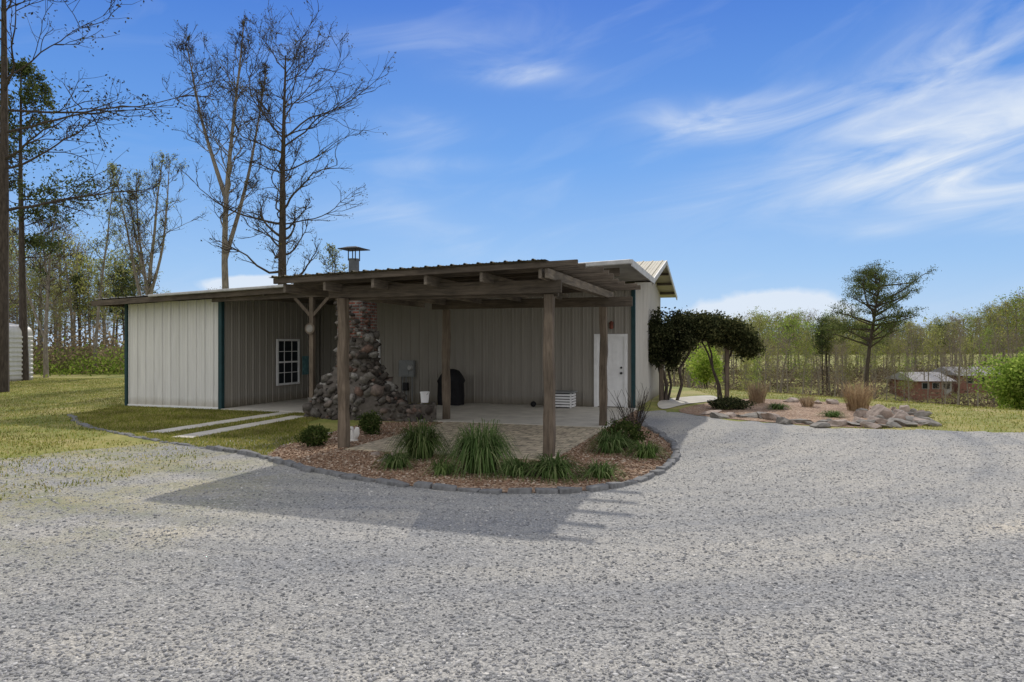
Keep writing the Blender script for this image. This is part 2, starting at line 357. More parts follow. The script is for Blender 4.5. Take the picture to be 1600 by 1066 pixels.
sheet('pebble_bed',bed,.012,M['mulch'],'brown pebble planting bed between the patio and the kerb stones','planting bed')
lawn_edge=edge[:5*8+3]
def slab(name,u0,u1,v0,v1,z,mat,label,cat):
    o=MB().box(u0,u1,v0,v1,-.05,z); ob=o.build(name,mat,bevel=.008); x,y=B(0,0); ob.location=(x,y,0); ob.rotation_euler=(0,0,-TH); tag(ob,label,cat,kind='structure'); return ob
slab('paver_patio',-3.55,.1,-8.95,-4.62,.035,M['paver'],'tan concrete paver patio under the pergola','patio')
slab('concrete_patio',-5.5,.12,-4.6,-.01,.045,M['concrete'],'pale concrete slab in front of the shaded metal wall','patio')
slab('concrete_apron',-10.7,-6.9,-3.7,1.1,.03,M['concrete'],'concrete apron beneath the open lean-to','slab')
tracks=[]
for i in range(2):
    a=G(240+i*42,677+i*8); b=G(470,642+i*9); dx,dy=b[0]-a[0],b[1]-a[1]; L=math.hypot(dx,dy); nx_,ny_=-dy/L*.24,dx/L*.24
    pl=[(a[0]-nx_,a[1]-ny_),(b[0]-nx_,b[1]-ny_),(b[0]+nx_,b[1]+ny_),(a[0]+nx_,a[1]+ny_)]; tracks.append(pl)
    sheet('concrete_track',rough(pl,.03),.016,M['concrete'],['concrete wheel track across the lawn nearer the metal wing','concrete wheel track across the lawn nearer the kerb stones'][i],'path')
pth=catmull([G(1035,640),G(1075,632),G(1120,626),G(1110,619),G(1060,622),G(1030,628)],5,True)
sheet('concrete_path',pth,.02,M['concrete'],'pale concrete path leading past the clipped arbor shrubs','path')
rbed=catmull([G(1060,642),G(1130,654),G(1300,667),G(1400,668),G(1452,663),G(1440,650),G(1370,636),G(1280,628),G(1180,624),G(1120,628)],5,True)
sheet('rock_bed',rbed,.012,M['mulch'],'brown pebble rock garden bed right of the building','planting bed')
rg=np.random.default_rng(3)
def scat(n,xr,yr,poly,excl=()):
    p=np.stack([rg.uniform(*xr,n),rg.uniform(*yr,n)],1); k=inpoly(p,poly)
    for e in excl: k&=~inpoly(p,e)
    return p[k]
full_edge=[*edge,B(.1,0),B(-10,0),G(112,650)]
n=95000; y=3.0+ (rg.random(n)**1.5)*12; x=(rg.uniform(-.80,.80,n))*y; p=np.stack([x,y],1); p=p[inpoly(p,drive)&~inpoly(p,full_edge)]
c=np.concatenate([p,np.full((len(p),1),.005)],1)
v,f=stones(c,.004+.014*rg.random(len(c))**2.4,rg,.6); o=mesh_np('gravel_stones',v,f,M['stone_gravel']); tag(o,'loose grey gravel stones scattered over the driveway','gravel',kind='stuff')
p=scat(90000,(-6,5),(9,20),bed); p=p[:14000]; c=np.concatenate([p,np.full((len(p),1),.018)],1)
v,f=stones(c,rg.uniform(.010,.025,len(c)),rg,.6); o=mesh_np('bed_pebbles',v,f,M['pebble']); tag(o,'loose brown pebbles filling the curved planting bed','pebbles',kind='stuff')
lawn=[*lawn_edge,G(440,697),G(495,688),G(480,660),B(-7,-3.8),B(-10.7,-3.8),B(-14.2,-3.7),G(185,634),G(112,650)]
p1=scat(170000,(-12,-2),(11,22),lawn,tracks)
outer=[(-60,36),(-60,9),G(-60,722),G(60,712),G(170,700),G(255,692),*[tuple(q) for q in lawn_edge[:24][::-1]],G(195,634),(-14,36)]
p2=scat(150000,(-34,-8),(11,36),outer)
outer2=[(-34,9),G(-60,800),G(60,778),G(250,738),G(420,736),G(255,692),G(0,680),(-34,11)]
p3=scat(50000,(-30,-3),(7,15),outer2)
cl=rg.random(len(p3))<np.clip(.42+.5*np.sin(p3[:,0]*2.1+np.sin(p3[:,1]*3)*2)*np.cos(p3[:,1]*2.7+p3[:,0]),0,1); p3=p3[cl]
rp=np.stack([rg.uniform(7,30,60000),rg.uniform(12,28,60000)],1); k=(~inpoly(rp,drive))&(~inpoly(rp,rbed)); rp=rp[k]
allp=np.concatenate([p1,p2,p3,rp]); zz=np.array([tz(a,b) for a,b in allp]); c=np.concatenate([allp,zz[:,None]],1)
v,f=blade_mesh(c,.045,.02,rg,.9); o=mesh_np('lawn_grass',v,f,M['l_grass']); tag(o,'short spring grass with yellowed patches','grass',kind='stuff')
pts=[Vector((*q,0)) for q in edge]; dist=[0]
for i in range(1,len(pts)): dist.append(dist[-1]+(pts[i]-pts[i-1]).length)
def along(s):
    for i in range(1,len(pts)):
        if dist[i]>=s:
            t=(s-dist[i-1])/(dist[i]-dist[i-1]+1e-9); return pts[i-1].lerp(pts[i],t),(pts[i]-pts[i-1]).normalized()
    return pts[-1],(pts[-1]-pts[-2]).normalized()
s=0; er=random.Random(8)
emeshes=[]
for q in range(7):
    m=MB(); j=lambda a:a+er.uniform(-.018,.018)
    m.add([(j(-.145),j(-.075),-.04),(j(.145),j(-.075),-.04),(j(.145),j(.075),-.04),(j(-.145),j(.075),-.04),(j(-.14),j(-.06),j(.055)),(j(.14),j(-.06),j(.055)),(j(.14),j(.06),j(.055)),(j(-.14),j(.06),j(.055))],
      [(3,2,1,0),(4,5,6,7),(0,1,5,4),(1,2,6,5),(2,3,7,6),(3,0,4,7)])
    emeshes.append(m.build('kerb_stone',M['slate'],bevel=.012))
cnt=0
while s<dist[-1]:
    P,D=along(s)
    far = P.x<-5.2
    src=emeshes[cnt%7]
    o=src if cnt<7 else src.copy()
    if cnt>=7: col.objects.link(o)
    sc=er.uniform(.8,1.1)
    o.location=(P.x+er.uniform(-.03,.03),P.y+er.uniform(-.03,.03),(-.03 if far else 0)+er.uniform(-.012,.012)); o.rotation_euler=(er.uniform(-.07,.07),er.uniform(-.06,.06),math.atan2(D.y,D.x)+er.uniform(-.12,.12)); o.scale=(sc,er.uniform(.8,1.15),1)
    tag(o,'small grey kerb stone in the curved row edging the bed and lawn','kerb stone','kerb stones edging the bed and lawn')
    s+=.325*sc; cnt+=1
# ---------------------------------------------------------------- building
def ribs(a0,a1,sp=.3,rw=.05,rd=.03):
    out=[(a0,0)]; x=a0+.06
    while x+rw<a1:
        out+=[(x,0),(x+.012,rd),(x+rw-.012,rd),(x+rw,0)]
        for q in (1,2):
            y=x+rw+(sp-rw)*q/3
            if y+.02<a1: out+=[(y-.012,0),(y,.007),(y+.012,0)]
        x+=sp
    out.append((a1,0)); return [p for i,p in enumerate(out) if i==0 or p[0]>out[i-1][0]+1e-5]
def wall_u(m,u0,u1,v,z0,zt,face=-1):
    pr=ribs(u0,u1); vs=[];
    for a,d in pr: vs+=[(a,v+face*d,z0),(a,v+face*d,zt(a) if callable(zt) else zt)]
    m.add(vs,[(2*i,2*i+2,2*i+3,2*i+1) for i in range(len(pr)-1)])
def wall_v(m,v0,v1,u,z0,zt,face=1):
    pr=ribs(v0,v1); vs=[]
    for a,d in pr: vs+=[(u+face*d,a,z0),(u+face*d,a,zt(a) if callable(zt) else zt)]
    m.add(vs,[(2*i,2*i+2,2*i+3,2*i+1) for i in range(len(pr)-1)])
def roof_sheet(m,u0,u1,v0,v1,zf,sp=.3,th=.03,rd=.025):
    pr=ribs(u0,u1,sp,.05,rd); vs=[]
    for a,d in pr: vs+=[(a,v0,zf(a,v0)+d),(a,v1,zf(a,v1)+d)]
    m.add(vs,[(2*i,2*i+2,2*i+3,2*i+1) for i in range(len(pr)-1)])
    vs=[(u0,v0,zf(u0,v0)-th),(u1,v0,zf(u1,v0)-th),(u1,v1,zf(u1,v1)-th),(u0,v1,zf(u0,v1)-th)]
    m.add(vs,[(3,2,1,0)])
bld=thing('metal_building','long low metal-sided building with teal corner trim and lean-to roof','building',uv=(-5,0,0))
gz=lambda v: 3.45+ (v if v<3.1 else 6.2-v)*.29
lf=lambda u,v: (3.05+.036*(u+15.2))*(1-(v+4.2)/3.9)+(3.2+.0215*(u+15.2))*((v+4.2)/3.9)
UL=-14.75
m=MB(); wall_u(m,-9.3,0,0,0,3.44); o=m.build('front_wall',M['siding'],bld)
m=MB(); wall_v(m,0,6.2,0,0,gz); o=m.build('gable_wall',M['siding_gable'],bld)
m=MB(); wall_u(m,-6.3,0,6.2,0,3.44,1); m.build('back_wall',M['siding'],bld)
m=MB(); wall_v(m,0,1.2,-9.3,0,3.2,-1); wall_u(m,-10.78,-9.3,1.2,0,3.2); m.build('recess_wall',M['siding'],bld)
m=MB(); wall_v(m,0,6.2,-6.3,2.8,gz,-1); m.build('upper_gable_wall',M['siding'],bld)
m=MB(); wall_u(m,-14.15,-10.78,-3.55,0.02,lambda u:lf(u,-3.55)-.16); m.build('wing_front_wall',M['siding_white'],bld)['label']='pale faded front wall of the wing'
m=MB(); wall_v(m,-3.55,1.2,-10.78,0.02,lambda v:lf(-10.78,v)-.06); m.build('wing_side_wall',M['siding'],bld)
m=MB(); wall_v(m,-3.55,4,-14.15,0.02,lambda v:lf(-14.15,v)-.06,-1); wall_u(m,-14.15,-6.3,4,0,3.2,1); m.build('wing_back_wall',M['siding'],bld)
MB().box(-.06,.045,-.045,.07,0,3.46).build('corner_trim',M['teal'],bld)
MB().box(-10.86,-10.745,-3.61,-3.49,0,lf(-10.8,-3.6)-.12).build('corner_trim',M['teal'],bld)
MB().box(-14.19,-14.11,-3.61,-3.5,0,lf(-14.2,-3.6)-.12).build('corner_trim',M['teal'],bld)
MB().box(-14.1,-10.87,-3.59,-3.5,-.05,.06).build('base_trim',M['white'],bld)
m=MB(); s0=lambda u,v:3.5+(v+.4)*.263; s1=lambda u,v:3.5+(6.6-v)*.263
roof_sheet(m,-6.55,.55,-.4,3.1,s0); roof_sheet(m,-6.55,.55,3.1,6.6,s1)
rf=m.build('roof',M['tanroof'],bld)
m=MB()
for (a,b) in (((.56,-.4,3.44),(.56,3.1,4.36)),((.56,3.1,4.36),(.56,6.6,3.44))): m.beam(a,b,.03,.14)
m.build('rake_trim',M['gutter'],rf)
for i in range(7):
    v=.2+i*.95; z=(3.5+((v+.4) if v<3.1 else (6.6-v))*.263)-.1
    MB().beam((.035,v,z),(.54,v,z),.05,.09).build('lookout_rafter',M['beamU'],rf)
m=MB(); roof_sheet(m,UL,-6.57,-4.2,4.3,lf); roof_sheet(m,-6.57,.57,-4.2,-.36,lf)
lr=m.build('lean_to_roof',M['roof'],bld)
m=MB(); m.beam((UL,-4.18,lf(UL,-4.2)-.11),(-6.2,-4.18,lf(-6.2,-4.2)-.11),.04,.15); m.beam((UL-.01,-4.2,lf(UL,-4.2)-.11),(UL-.01,4.3,lf(UL,4.3)-.11),.04,.15)
m.build('fascia',M['beamU'],lr)
MB().beam((-12.6,-4.27,lf(-12.6,-4.2)-.015),(-6.6,-4.27,lf(-6.6,-4.2)-.015),.10,.07).build('gutter',M['gutter'],lr,bevel=.02)
MB().beam((-5,-4.27,lf(-5,-4.2)-.03),(.6,-4.27,lf(.57,-4.2)-.03),.11,.10).build('gutter',M['gutter'],lr,bevel=.02)
m=MB(); m.beam((.6,-4.2,lf(.57,-4.2)-.05),(.6,-.3,lf(.57,-.3)-.05),.03,.15); m.build('edge_trim',M['gutter'],lr)
for u in np.arange(-10.2,.4,1.2): MB().beam((u,-4.1,lf(u,-4.1)-.13),(u,-.05 if u>-9.3 else 1.1,lf(u,-.05)-.13),.05,.16).build('roof_joist',M['beamV'],lr)
MB().beam((-10.7,-4.0,3.03),(-6.9,-4.0,3.12),.08,.2).build('header_beam',M['beamU'],lr); MB().beam((-4.6,-4.0,3.2),(.3,-4.0,3.4),.08,.18).build('header_beam',M['beamU'],lr)
m=MB(); m.box(-7.66,-7.54,-4.02,-3.90,0,3.02); pp=m.build('porch_post',M['post'],bld,bevel=.01)
for du in (-.5,.5): MB().beam((-7.6,-3.98,2.5),(-7.6+du,-3.98,2.99),.05,.08).build('brace',M['post'],pp)
m=MB(); m.box(-1.0,-.24,-.05,-.03,.07,2.0); dr=m.build('door',M['white'],bld,bevel=.005)
m=MB(); m.box(-1.09,-1.0,-.09,-.02,.05,2.08); m.box(-.24,-.16,-.09,-.02,.05,2.08); m.box(-1.0,-.24,-.09,-.02,2.0,2.08); m.build('door_frame',M['white'],dr)
m=MB(); m.tube([(-.33,-.05,1.0),(-.33,-.11,1.0)],[.03,.035],10); m.build('handle',M['darkmetal'],dr)
m=MB(); m.tube([(-.33,-.05,1.15),(-.33,-.08,1.15)],[.03,.03],10); m.build('deadbolt',M['darkmetal'],dr)
for (z0,z1) in ((.25,.9),(1.2,1.85)):
    for (a,b) in ((-.93,-.66),(-.58,-.42)):
        mm=MB(); mm.box(a,b,-.058,-.051,z0,z1); mm.build('door_panel',M['white'],dr,bevel=.004)
def window_v(u,v0,v1,z0,z1):
    w=MB(); f=.06
    w.box(u,u+.06,v0,v1,z0,z0+f); w.box(u,u+.06,v0,v1,z1-f,z1); w.box(u,u+.06,v0,v0+f,z0+f,z1-f); w.box(u,u+.06,v1-f,v1,z0+f,z1-f)
    zm=(z0+z1)/2; w.box(u,u+.05,v0+f,v1-f,zm-.025,zm+.025)
    a=w.build('window',M['white'],bld)
    w=MB(); w.box(u+.005,u+.02,v0+.03,v1-.03,z0+.03,z1-.03); w.build('pane',M['glass'],a)
    w=MB()
    for i in (1,2):
        y=v0+(v1-v0)*i/3; w.box(u+.022,u+.034,y-.01,y+.01,z0+f,zm-.026); w.box(u+.022,u+.034,y-.01,y+.01,zm+.026,z1-f)
    for z in (z0+(z1-z0)*.27,z0+(z1-z0)*.73): w.box(u+.035,u+.042,v0+f,v1-f,z-.01,z+.01)
    w.build('muntin',M['white'],a); return a
window_v(-10.745,-1.25,-.12,.52,1.95)
w=MB(); u0,u1,z0,z1=-8.7,-7.82,1.0,1.95
w.box(u0,u1,-.09,-.02,z0,z0+.06); w.box(u0,u1,-.09,-.02,z1-.06,z1); w.box(u0,u0+.06,-.09,-.02,z0+.06,z1-.06); w.box(u1-.06,u1,-.09,-.02,z0+.06,z1-.06)
a=w.build('window',M['white'],bld); MB().box(u0+.03,u1-.03,-.06,-.035,z0+.03,z1-.03).build('pane',M['glass'],a)
# ---------------------------------------------------------------- pergola
pg=thing('pergola','weathered timber pergola roofed with thin metal over the patio','pergola',uv=(-1.9,-6.4,0))
pt=lambda u:3.03+.025*u
pr_=random.Random(5)
for (u,v) in ((-3.72,-8.72),(-.03,-8.62),(-3.76,-4.2),(0,-4.3)):
    m=MB(); n=9; vs=[]
    for i in range(n):
        z=2.62*i/(n-1); w=.078+pr_.uniform(-.006,.006); ox,oy=pr_.uniform(-.010,.010),pr_.uniform(-.010,.010)
        vs+=[(u-w+ox,v-w+oy,z),(u+w+ox,v-w+oy,z),(u+w+ox,v+w+oy,z),(u-w+ox,v+w+oy,z)]
    m.add(vs,[(4*i+k,4*i+(k+1)%4,4*i+4+(k+1)%4,4*i+4+k) for i in range(n-1) for k in range(4)]+[(0,3,2,1),(4*n-4,4*n-3,4*n-2,4*n-1)])
    m.build('post',M['post'],pg,bevel=.012)
for (a,b) in (((-4.0,-8.72,2.73),(.2,-8.72,2.73)),((-4.1,-4.25,2.73),(.62,-4.25,2.73)),((-3.95,-8.6,2.69),(.12,-8.6,2.69))):
    MB().beam(a,b,.07,.21).build('beam',M['beamU'],pg,bevel=.008)
for u in (-4.55,-3.76,-2.85,-1.9,-.95,0,.1):
    z=pt(u)-.14
    MB().beam((u,-9.25,z),(u,-3.75,z),.05,.15).build('rafter',M['beamV'],pg,bevel=.006)
v=-9.3
while v<-3.9:
    d=pr_.uniform(-.10,.12); e=pr_.uniform(-.015,.015)
    MB().beam((-4.72,v,pt(-4.72)-.02),(.68+d,v+e,pt(.68)-.02),.055,.09).build('purlin',M['beamU'],pg,bevel=.006)
    v+=.56
m=MB(); roof_sheet(m,-4.78,.12,-9.38,-4.0,lambda u,v:pt(u)+.05,.22,.012,.022); m.build('roof_sheet',M['edge'],pg)
# ---------------------------------------------------------------- chimney
ch=thing('stone_chimney','flaring fieldstone fireplace with mixed brick and stone stack and capped flue','chimney',uv=(-6.3,-3.9,0))
cu,cv=-6.3,-3.9
prof=[(0,1.25,.9),(.35,1.15,.82),(.7,.92,.68),(.95,.68,.52),(1.3,.52,.44),(2.1,.41,.38)]
def chr_(z):
    for i in range(len(prof)-1):
        if z<=prof[i+1][0]:
            t=(z-prof[i][0])/(prof[i+1][0]-prof[i][0]); return [prof[i][k]*(1-t)+prof[i+1][k]*t for k in (1,2)]
    return prof[-1][1:]
m=MB(); vs=[];ns=24
sr=np.random.default_rng(11)
for z,a,b in prof:
    for k in range(ns):
        t=2*math.pi*k/ns; ct,st=math.cos(t),math.sin(t); q=1/max(abs(ct),abs(st))**.6
        vs.append((cu+(a-.05)*ct*q,cv+(b-.05)*st*q,z))
m.add(vs,[(i*ns+k,i*ns+(k+1)%ns,(i+1)*ns+(k+1)%ns,(i+1)*ns+k) for i in range(len(prof)-1) for k in range(ns)]+[tuple((len(prof)-1)*ns+k for k in range(ns))])
m.build('mortar_core',M['mortar'],ch)
C=[];S=[]
z=.02
while z<2.15:
    a,b=chr_(z); t=sr.uniform(0,1)
    per=0
    while per<2*math.pi:
        ct,st=math.cos(per+t),math.sin(per+t); q=1/max(abs(ct),abs(st))**.6
        lump=.10*math.sin(3*(per+t)+z*4)+.06*math.sin(7*(per+t)-z*6) if z<1.1 else 0
        sz=(.045+.17*sr.random()**2.2)*(1 if z<1 else .75)
        k_=.05+.03*sr.random()-lump*.6; C.append((cu+(a-k_)*ct*q+sr.uniform(-.03,.03),cv+(b-k_)*st*q+sr.uniform(-.03,.03),z+sr.uniform(-.05,.05))); S.append(sz); per+=sz*1.5/max(a,b)
    z+=.115
C=np.array(C)-np.array([cu,cv,0]); v,f=stones(C,np.array(S),sr,.8,.55,1.35); mesh_np('fieldstone',v,f,M['fieldstone'],ch)
m=MB(); m.box(cu-.38,cu+.32,cv-.36,cv+.38,1.95,3.5); m.build('brick_stack',M['brick'],ch,bevel=.01)
nb=80; zz_=np.linspace(1.98,3.3,nb); lim_=np.interp(zz_,[1.98,2.35,2.8,3.3],[.33,.22,.02,-.05]); xx_=-.42+(lim_+.42)*sr.random(nb)**.8
v,f=stones(np.column_stack([xx_,sr.uniform(-.37,-.33,nb),zz_]),.04+.08*sr.random(nb),sr,.7,.6,1.3); mesh_np('corner_stone',v,f,M['fieldstone'],ch)
nb=26; zz_=np.linspace(1.98,3.3,nb)
v,f=stones(np.column_stack([sr.uniform(.29,.33,nb),sr.uniform(-.36,.3,nb),zz_]),.04+.07*sr.random(nb),sr,.7,.6,1.3); mesh_np('corner_stone',v,f,M['fieldstone'],ch)
m=MB(); m.lathe(cu-.12,cv,[(.13,3.4),(.13,3.92),(.14,3.92),(.14,3.95),(.11,3.95)],20); fl=m.build('flue',M['flue'],ch)
m=MB(); m.box(cu-.42,cu+.18,cv-.28,cv+.28,4.18,4.20); m.add([(cu-.38,cv-.26,4.20),(cu+.14,cv-.26,4.20),(cu+.14,cv+.26,4.20),(cu-.38,cv+.26,4.20),(cu-.24,cv-.12,4.25),(cu+.0,cv-.12,4.25),(cu+.0,cv+.12,4.25),(cu-.24,cv+.12,4.25)],[(0,1,5,4),(1,2,6,5),(2,3,7,6),(3,0,4,7),(4,5,6,7)])
for (a,b) in ((-.22,-.1),(-.02,-.1),(-.22,.1),(-.02,.1)): m.tube([(cu+a,cv+b,3.9),(cu+a,cv+b,4.19)],[.014,.014],5)
m.build('flue_cap',M['darkmetal'],fl)
lw=thing('low_stone_wall','low rubble stone wall running from the chimney to the pergola post','wall',uv=(-4.5,-4.5,0))
c=[];sz=[]
for u in np.arange(-5.3,-3.9,.12):
    for z in np.arange(.04,.5-.1*(u+5.25),.11):
        for vv in (-4.68,-4.42): c.append((u+sr.uniform(-.05,.05)+4.5,vv+sr.uniform(-.03,.03)+4.5,z+sr.uniform(-.03,.04))); sz.append(.05+.10*sr.random())
v,f=stones(np.array(c),np.array(sz),sr,.7,.6,1.3); mesh_np('rubble_stone',v,f,M['fieldstone'],lw)
MB().box(-5.3,-3.92,-4.72,-4.40,0,.40).build('mortar_core',M['mortar'],lw)
# ---------------------------------------------------------------- objects about the patio
t=thing('electric_meter','grey electric meter and breaker box with conduits on the shaded wall','electric meter',uv=(-6.9,-.1,.3))
MB().box(-7.12,-6.62,-.17,-.03,.8,1.3).build('breaker_box',M['greymetal'],t,bevel=.01)
MB().box(-7.09,-6.78,-.185,-.171,.84,1.26).build('box_door',M['greymetal'],t,bevel=.004)
m=MB(); m.tube([(-6.72,-.17,1.08),(-6.72,-.2,1.08),(-6.72,-.26,1.08)],[.085,.085,.06],16); m.build('meter_dial',M['gutter'],t)
for u in (-7.02,-6.9,-6.7): MB().tube([(u,-.09,.05),(u,-.09,.8)],[.022,.022],8).build('conduit',M['greymetal'],t)
MB().box(-7.0,-6.85,-.15,-.03,.38,.62).build('junction_box',M['darkmetal'],t,bevel=.01)
t=thing('barbecue_grill','barbecue grill under a black fabric cover against the wall','grill',uv=(-5.14,-.7,.045))
m=MB(); P=[(.34,.26,.05),(.35,.27,.3),(.33,.26,.66),(.36,.29,.74),(.33,.28,.88),(.22,.2,1.03),(.08,.08,1.08)]; ns=24; vs=[]
for i,(a,b,z) in enumerate(P):
    for k in range(ns):
        q=2*math.pi*k/ns; ct,st=math.cos(q),math.sin(q); w=1/max(abs(ct),abs(st))**(.75 if i<4 else .35); fo=1+.04*math.sin(7*q)*(1 if i<3 else .2)
        vs.append((-5.14+a*ct*w*fo,-.7+b*st*w*fo,z))
m.add(vs,[(i*ns+k,i*ns+(k+1)%ns,(i+1)*ns+(k+1)%ns,(i+1)*ns+k) for i in range(len(P)-1) for k in range(ns)]+[tuple((len(P)-1)*ns+k for k in range(ns))])
m.build('cover',M['black'],t,smooth=True)
for du in (-.25,.25):
    MB().tube([(-5.14+du,-.76,.115),(-5.14+du,-.7,.115)],[.07,.07],12).build('wheel',M['darkmetal'],t)
t=thing('bucket','white plastic bucket standing on the low stone wall','bucket',uv=(-4.15,-4.55,.45))
m=MB(); m.lathe(-4.15,-4.55,[(.085,.45),(.105,.68),(.115,.68),(.115,.70),(.10,.70),(.08,.47)],18); m.build('pail',M['white'],t)
m=MB(); m.tube([(-4.15+.11*math.cos(a),-4.6-.02*math.sin(a),.69-.08*math.sin(a)) for a in np.linspace(0,math.pi,9)],[.005]*9,5); m.build('handle',M['greymetal'],t)
t=thing('slatted_crate','low white slatted crate with grey lid beside the door','crate',uv=(-1.87,-.5,.045))
m=MB()
for z in np.arange(.08,.42,.075):
    m.box(-2.16,-1.58,-.74,-.72,z,z+.05); m.box(-2.16,-1.58,-.28,-.26,z,z+.05); m.box(-2.18,-2.16,-.74,-.26,z,z+.05); m.box(-1.58,-1.56,-.74,-.26,z,z+.05)
m.build('slats',M['white'],t)
for a in (-2.14,-1.63):
    for b in (-.71,-.32): MB().box(a,a+.04,b,b+.04,.045,.46).build('corner_post',M['white'],t)
MB().box(-2.12,-1.62,-.66,-.34,.07,.44).build('liner',M['darkmetal'],t)
MB().box(-2.21,-1.53,-.78,-.22,.46,.50).build('lid',M['greymetal'],t,bevel=.006)
m=MB(); m.lathe(0,0,[(.01,-.08),(.045,-.066),(.075,-.03),(.08,0),(.075,.03),(.045,.066),(.01,.08)],14); o=m.build('rubber_ball',M['black'],smooth=True); x,y=B(-2.7,-.6); o.location=(x,y,.125); tag(o,'small black ball on the concrete left of the crate','ball')
t=thing('wall_lantern','small rusty red lantern mounted above the white door','lantern',uv=(-.59,-.1,2.2))
m=MB(); m.lathe(-.59,-.16,[(.04,2.22),(.055,2.24),(.05,2.36),(.075,2.37),(.02,2.44)],8); m.build('lamp_body',M['rust'],t)
MB().box(-.63,-.55,-.1,-.03,2.24,2.42).build('wall_plate',M['darkmetal'],t)
t=thing('round_plaque','round weathered plaque hung high on the porch post','plaque',uv=(-7.6,-4.05,2.2))
m=MB(); m.tube([(-7.6,-4.05,2.2),(-7.6,-4.075,2.2)],[.14,.14],22); m.build('disc',M['post'],t)
m=MB(); m.tube([(-7.6,-4.076,2.2),(-7.6,-4.085,2.2)],[.10,.10],20); m.build('face',M['rockgrey'],t)
t=thing('turquoise_board','faded turquoise board leaning on the wall right of the window','board',uv=(-10.6,.24,.1))
for i in range(3): MB().box(-10.72,-10.69,.06+i*.12,.165+i*.12,.8,1.4).build('plank',M['turq'],t)
MB().box(-10.689,-10.67,.06,.40,.95,1.0).build('batten',M['turq'],t)
t=thing('wooden_box','raw wooden box on the apron behind the chimney','box',uv=(-9.9,.7,.03))
MB().box(-10.2,-9.75,.5,.9,.03,.55).build('box_body',M['crate'],t,bevel=.01); MB().box(-10.23,-9.72,.47,.93,.55,.6).build('lid',M['crate'],t,bevel=.01)
t=thing('gas_meter','small white meter box near the far end of the gable wall','meter',uv=(.1,5.85,.6))
MB().box(.03,.18,5.7,6.0,.8,1.3).build('meter_box',M['white'],t,bevel=.01); MB().tube([(.1,5.85,0),(.1,5.85,.8)],[.025,.025],8).build('conduit',M['greymetal'],t)
x,y=G(551,690); t=thing('squirrel_statue','small white squirrel statuette beside the left pergola post','statuette',loc=(x,y,.012),rot=0)
me=bpy.data.meshes.new('statue_body')
sv=[(0,0,.03),(0.0,0,.1),(.01,0,.18),(.045,0,.225),(.085,0,.215),(-.06,0,.05),(-.11,0,.12),(-.10,0,.21),(-.13,0,.27),(.05,.03,.02),(.05,-.03,.02),(.07,.03,.13),(.07,-.03,.13),(.04,.025,.265),(.04,-.025,.265)]
se=[(0,1),(1,2),(2,3),(3,4),(0,5),(5,6),(6,7),(7,8),(0,9),(0,10),(2,11),(2,12),(3,13),(3,14)]
me.from_pydata(sv,se,[]); ob=bpy.data.objects.new('statue_body',me); col.objects.link(ob); me.materials.append(M['squirrel']); ob.parent=t
sk=ob.modifiers.new('skin','SKIN'); rr=[.075,.07,.05,.045,.02,.035,.05,.055,.03,.028,.028,.018,.018,.01,.01]
for i,r in enumerate(rr): me.skin_vertices[0].data[i].radius=(r,r)
me.skin_vertices[0].data[0].use_root=True
sb=ob.modifiers.new('sub','SUBSURF'); sb.levels=1; sb.render_levels=2; ob.rotation_euler=(0,0,2.6)
MB().lathe(0,0,[(.1,0),(.1,.025),(.08,.03)],14).build('plinth',M['squirrel'],t)
# ---------------------------------------------------------------- plants
def arch_clump(name,px,py,h,rad,nb,mat,label,cat,group=None,seed=0,w=.02,z0=.012,droopy=1.0,stiff=False):
    r=np.random.default_rng(seed); x,y=G(px,py); V=[];Fc=[];n=0
    for i in range(nb):
        a=r.uniform(0,6.28); rr=rad*.45*math.sqrt(r.random()); bx,by=rr*math.cos(a),rr*math.sin(a); a2=a+r.normal(0,.7)
        hh=h*r.uniform(.5,1.05); out=rad*r.uniform(.35,1.3)*droopy; sx,sy=-math.sin(a2)*w/2,math.cos(a2)*w/2; k1=r.uniform(1.0,1.35) if not stiff else .7
        for k in range(7):
            t_=k/6; px_=bx+math.cos(a2)*out*t_**1.3; py_=by+math.sin(a2)*out*t_**1.3; pz=hh*(t_*2.1-1.5*t_*t_*k1*(.6+.55*min(1.2,out/rad))) if not stiff else hh*(t_*1.5-.6*t_*t_); ww=1-.85*t_**2
            V+= [(px_-sx*ww,py_-sy*ww,max(0,pz)),(px_+sx*ww,py_+sy*ww,max(0,pz))]
        Fc+=[(n+2*k,n+2*k+1,n+2*k+3,n+2*k+2) for k in range(6)]; n+=14
    o=mesh_np(name,V,Fc,mat); o.location=(x,y,z0); tag(o,label,cat,group); return o
GL='daylily clumps in the pebble bed'
for i,(px,py,h,ra,nb,lb) in enumerate([
 (657,716,.62,.42,560,'large daylily clump left of centre in front of the patio'),
 (750,738,.74,.48,760,'largest daylily clump in the middle of the pebble bed'),
 (620,732,.28,.28,240,'small daylily clump just left of the large left clump'),
 (806,744,.28,.32,240,'small low daylily clump right of the largest clump'),
 (864,746,.34,.42,420,'spreading low daylily clump at the front right post'),
 (692,742,.22,.24,160,'tiny lily tuft between the two large clumps'),
 (940,748,.26,.28,200,'lone lily tuft near the kerb right of the front post'),
 (1010,716,.30,.30,220,'lily tuft at the right end of the bed by the kerb'),
 (955,708,.42,.36,360,'lily clump below the bare twiggy shrub right of the patio')]):
    arch_clump('daylily_clump',px,py,h*1.2,ra,nb,M['l_lily'],lb,'plant',GL,seed=20+i,w=.016)
arch_clump('ornamental_grass',1183,630,.75,.5,350,M['l_straw'],'dry straw-coloured grass clump at the left of the rock bed','ornamental grass','dry grasses in the rock bed',seed=40,w=.010,droopy=.6,stiff=True)
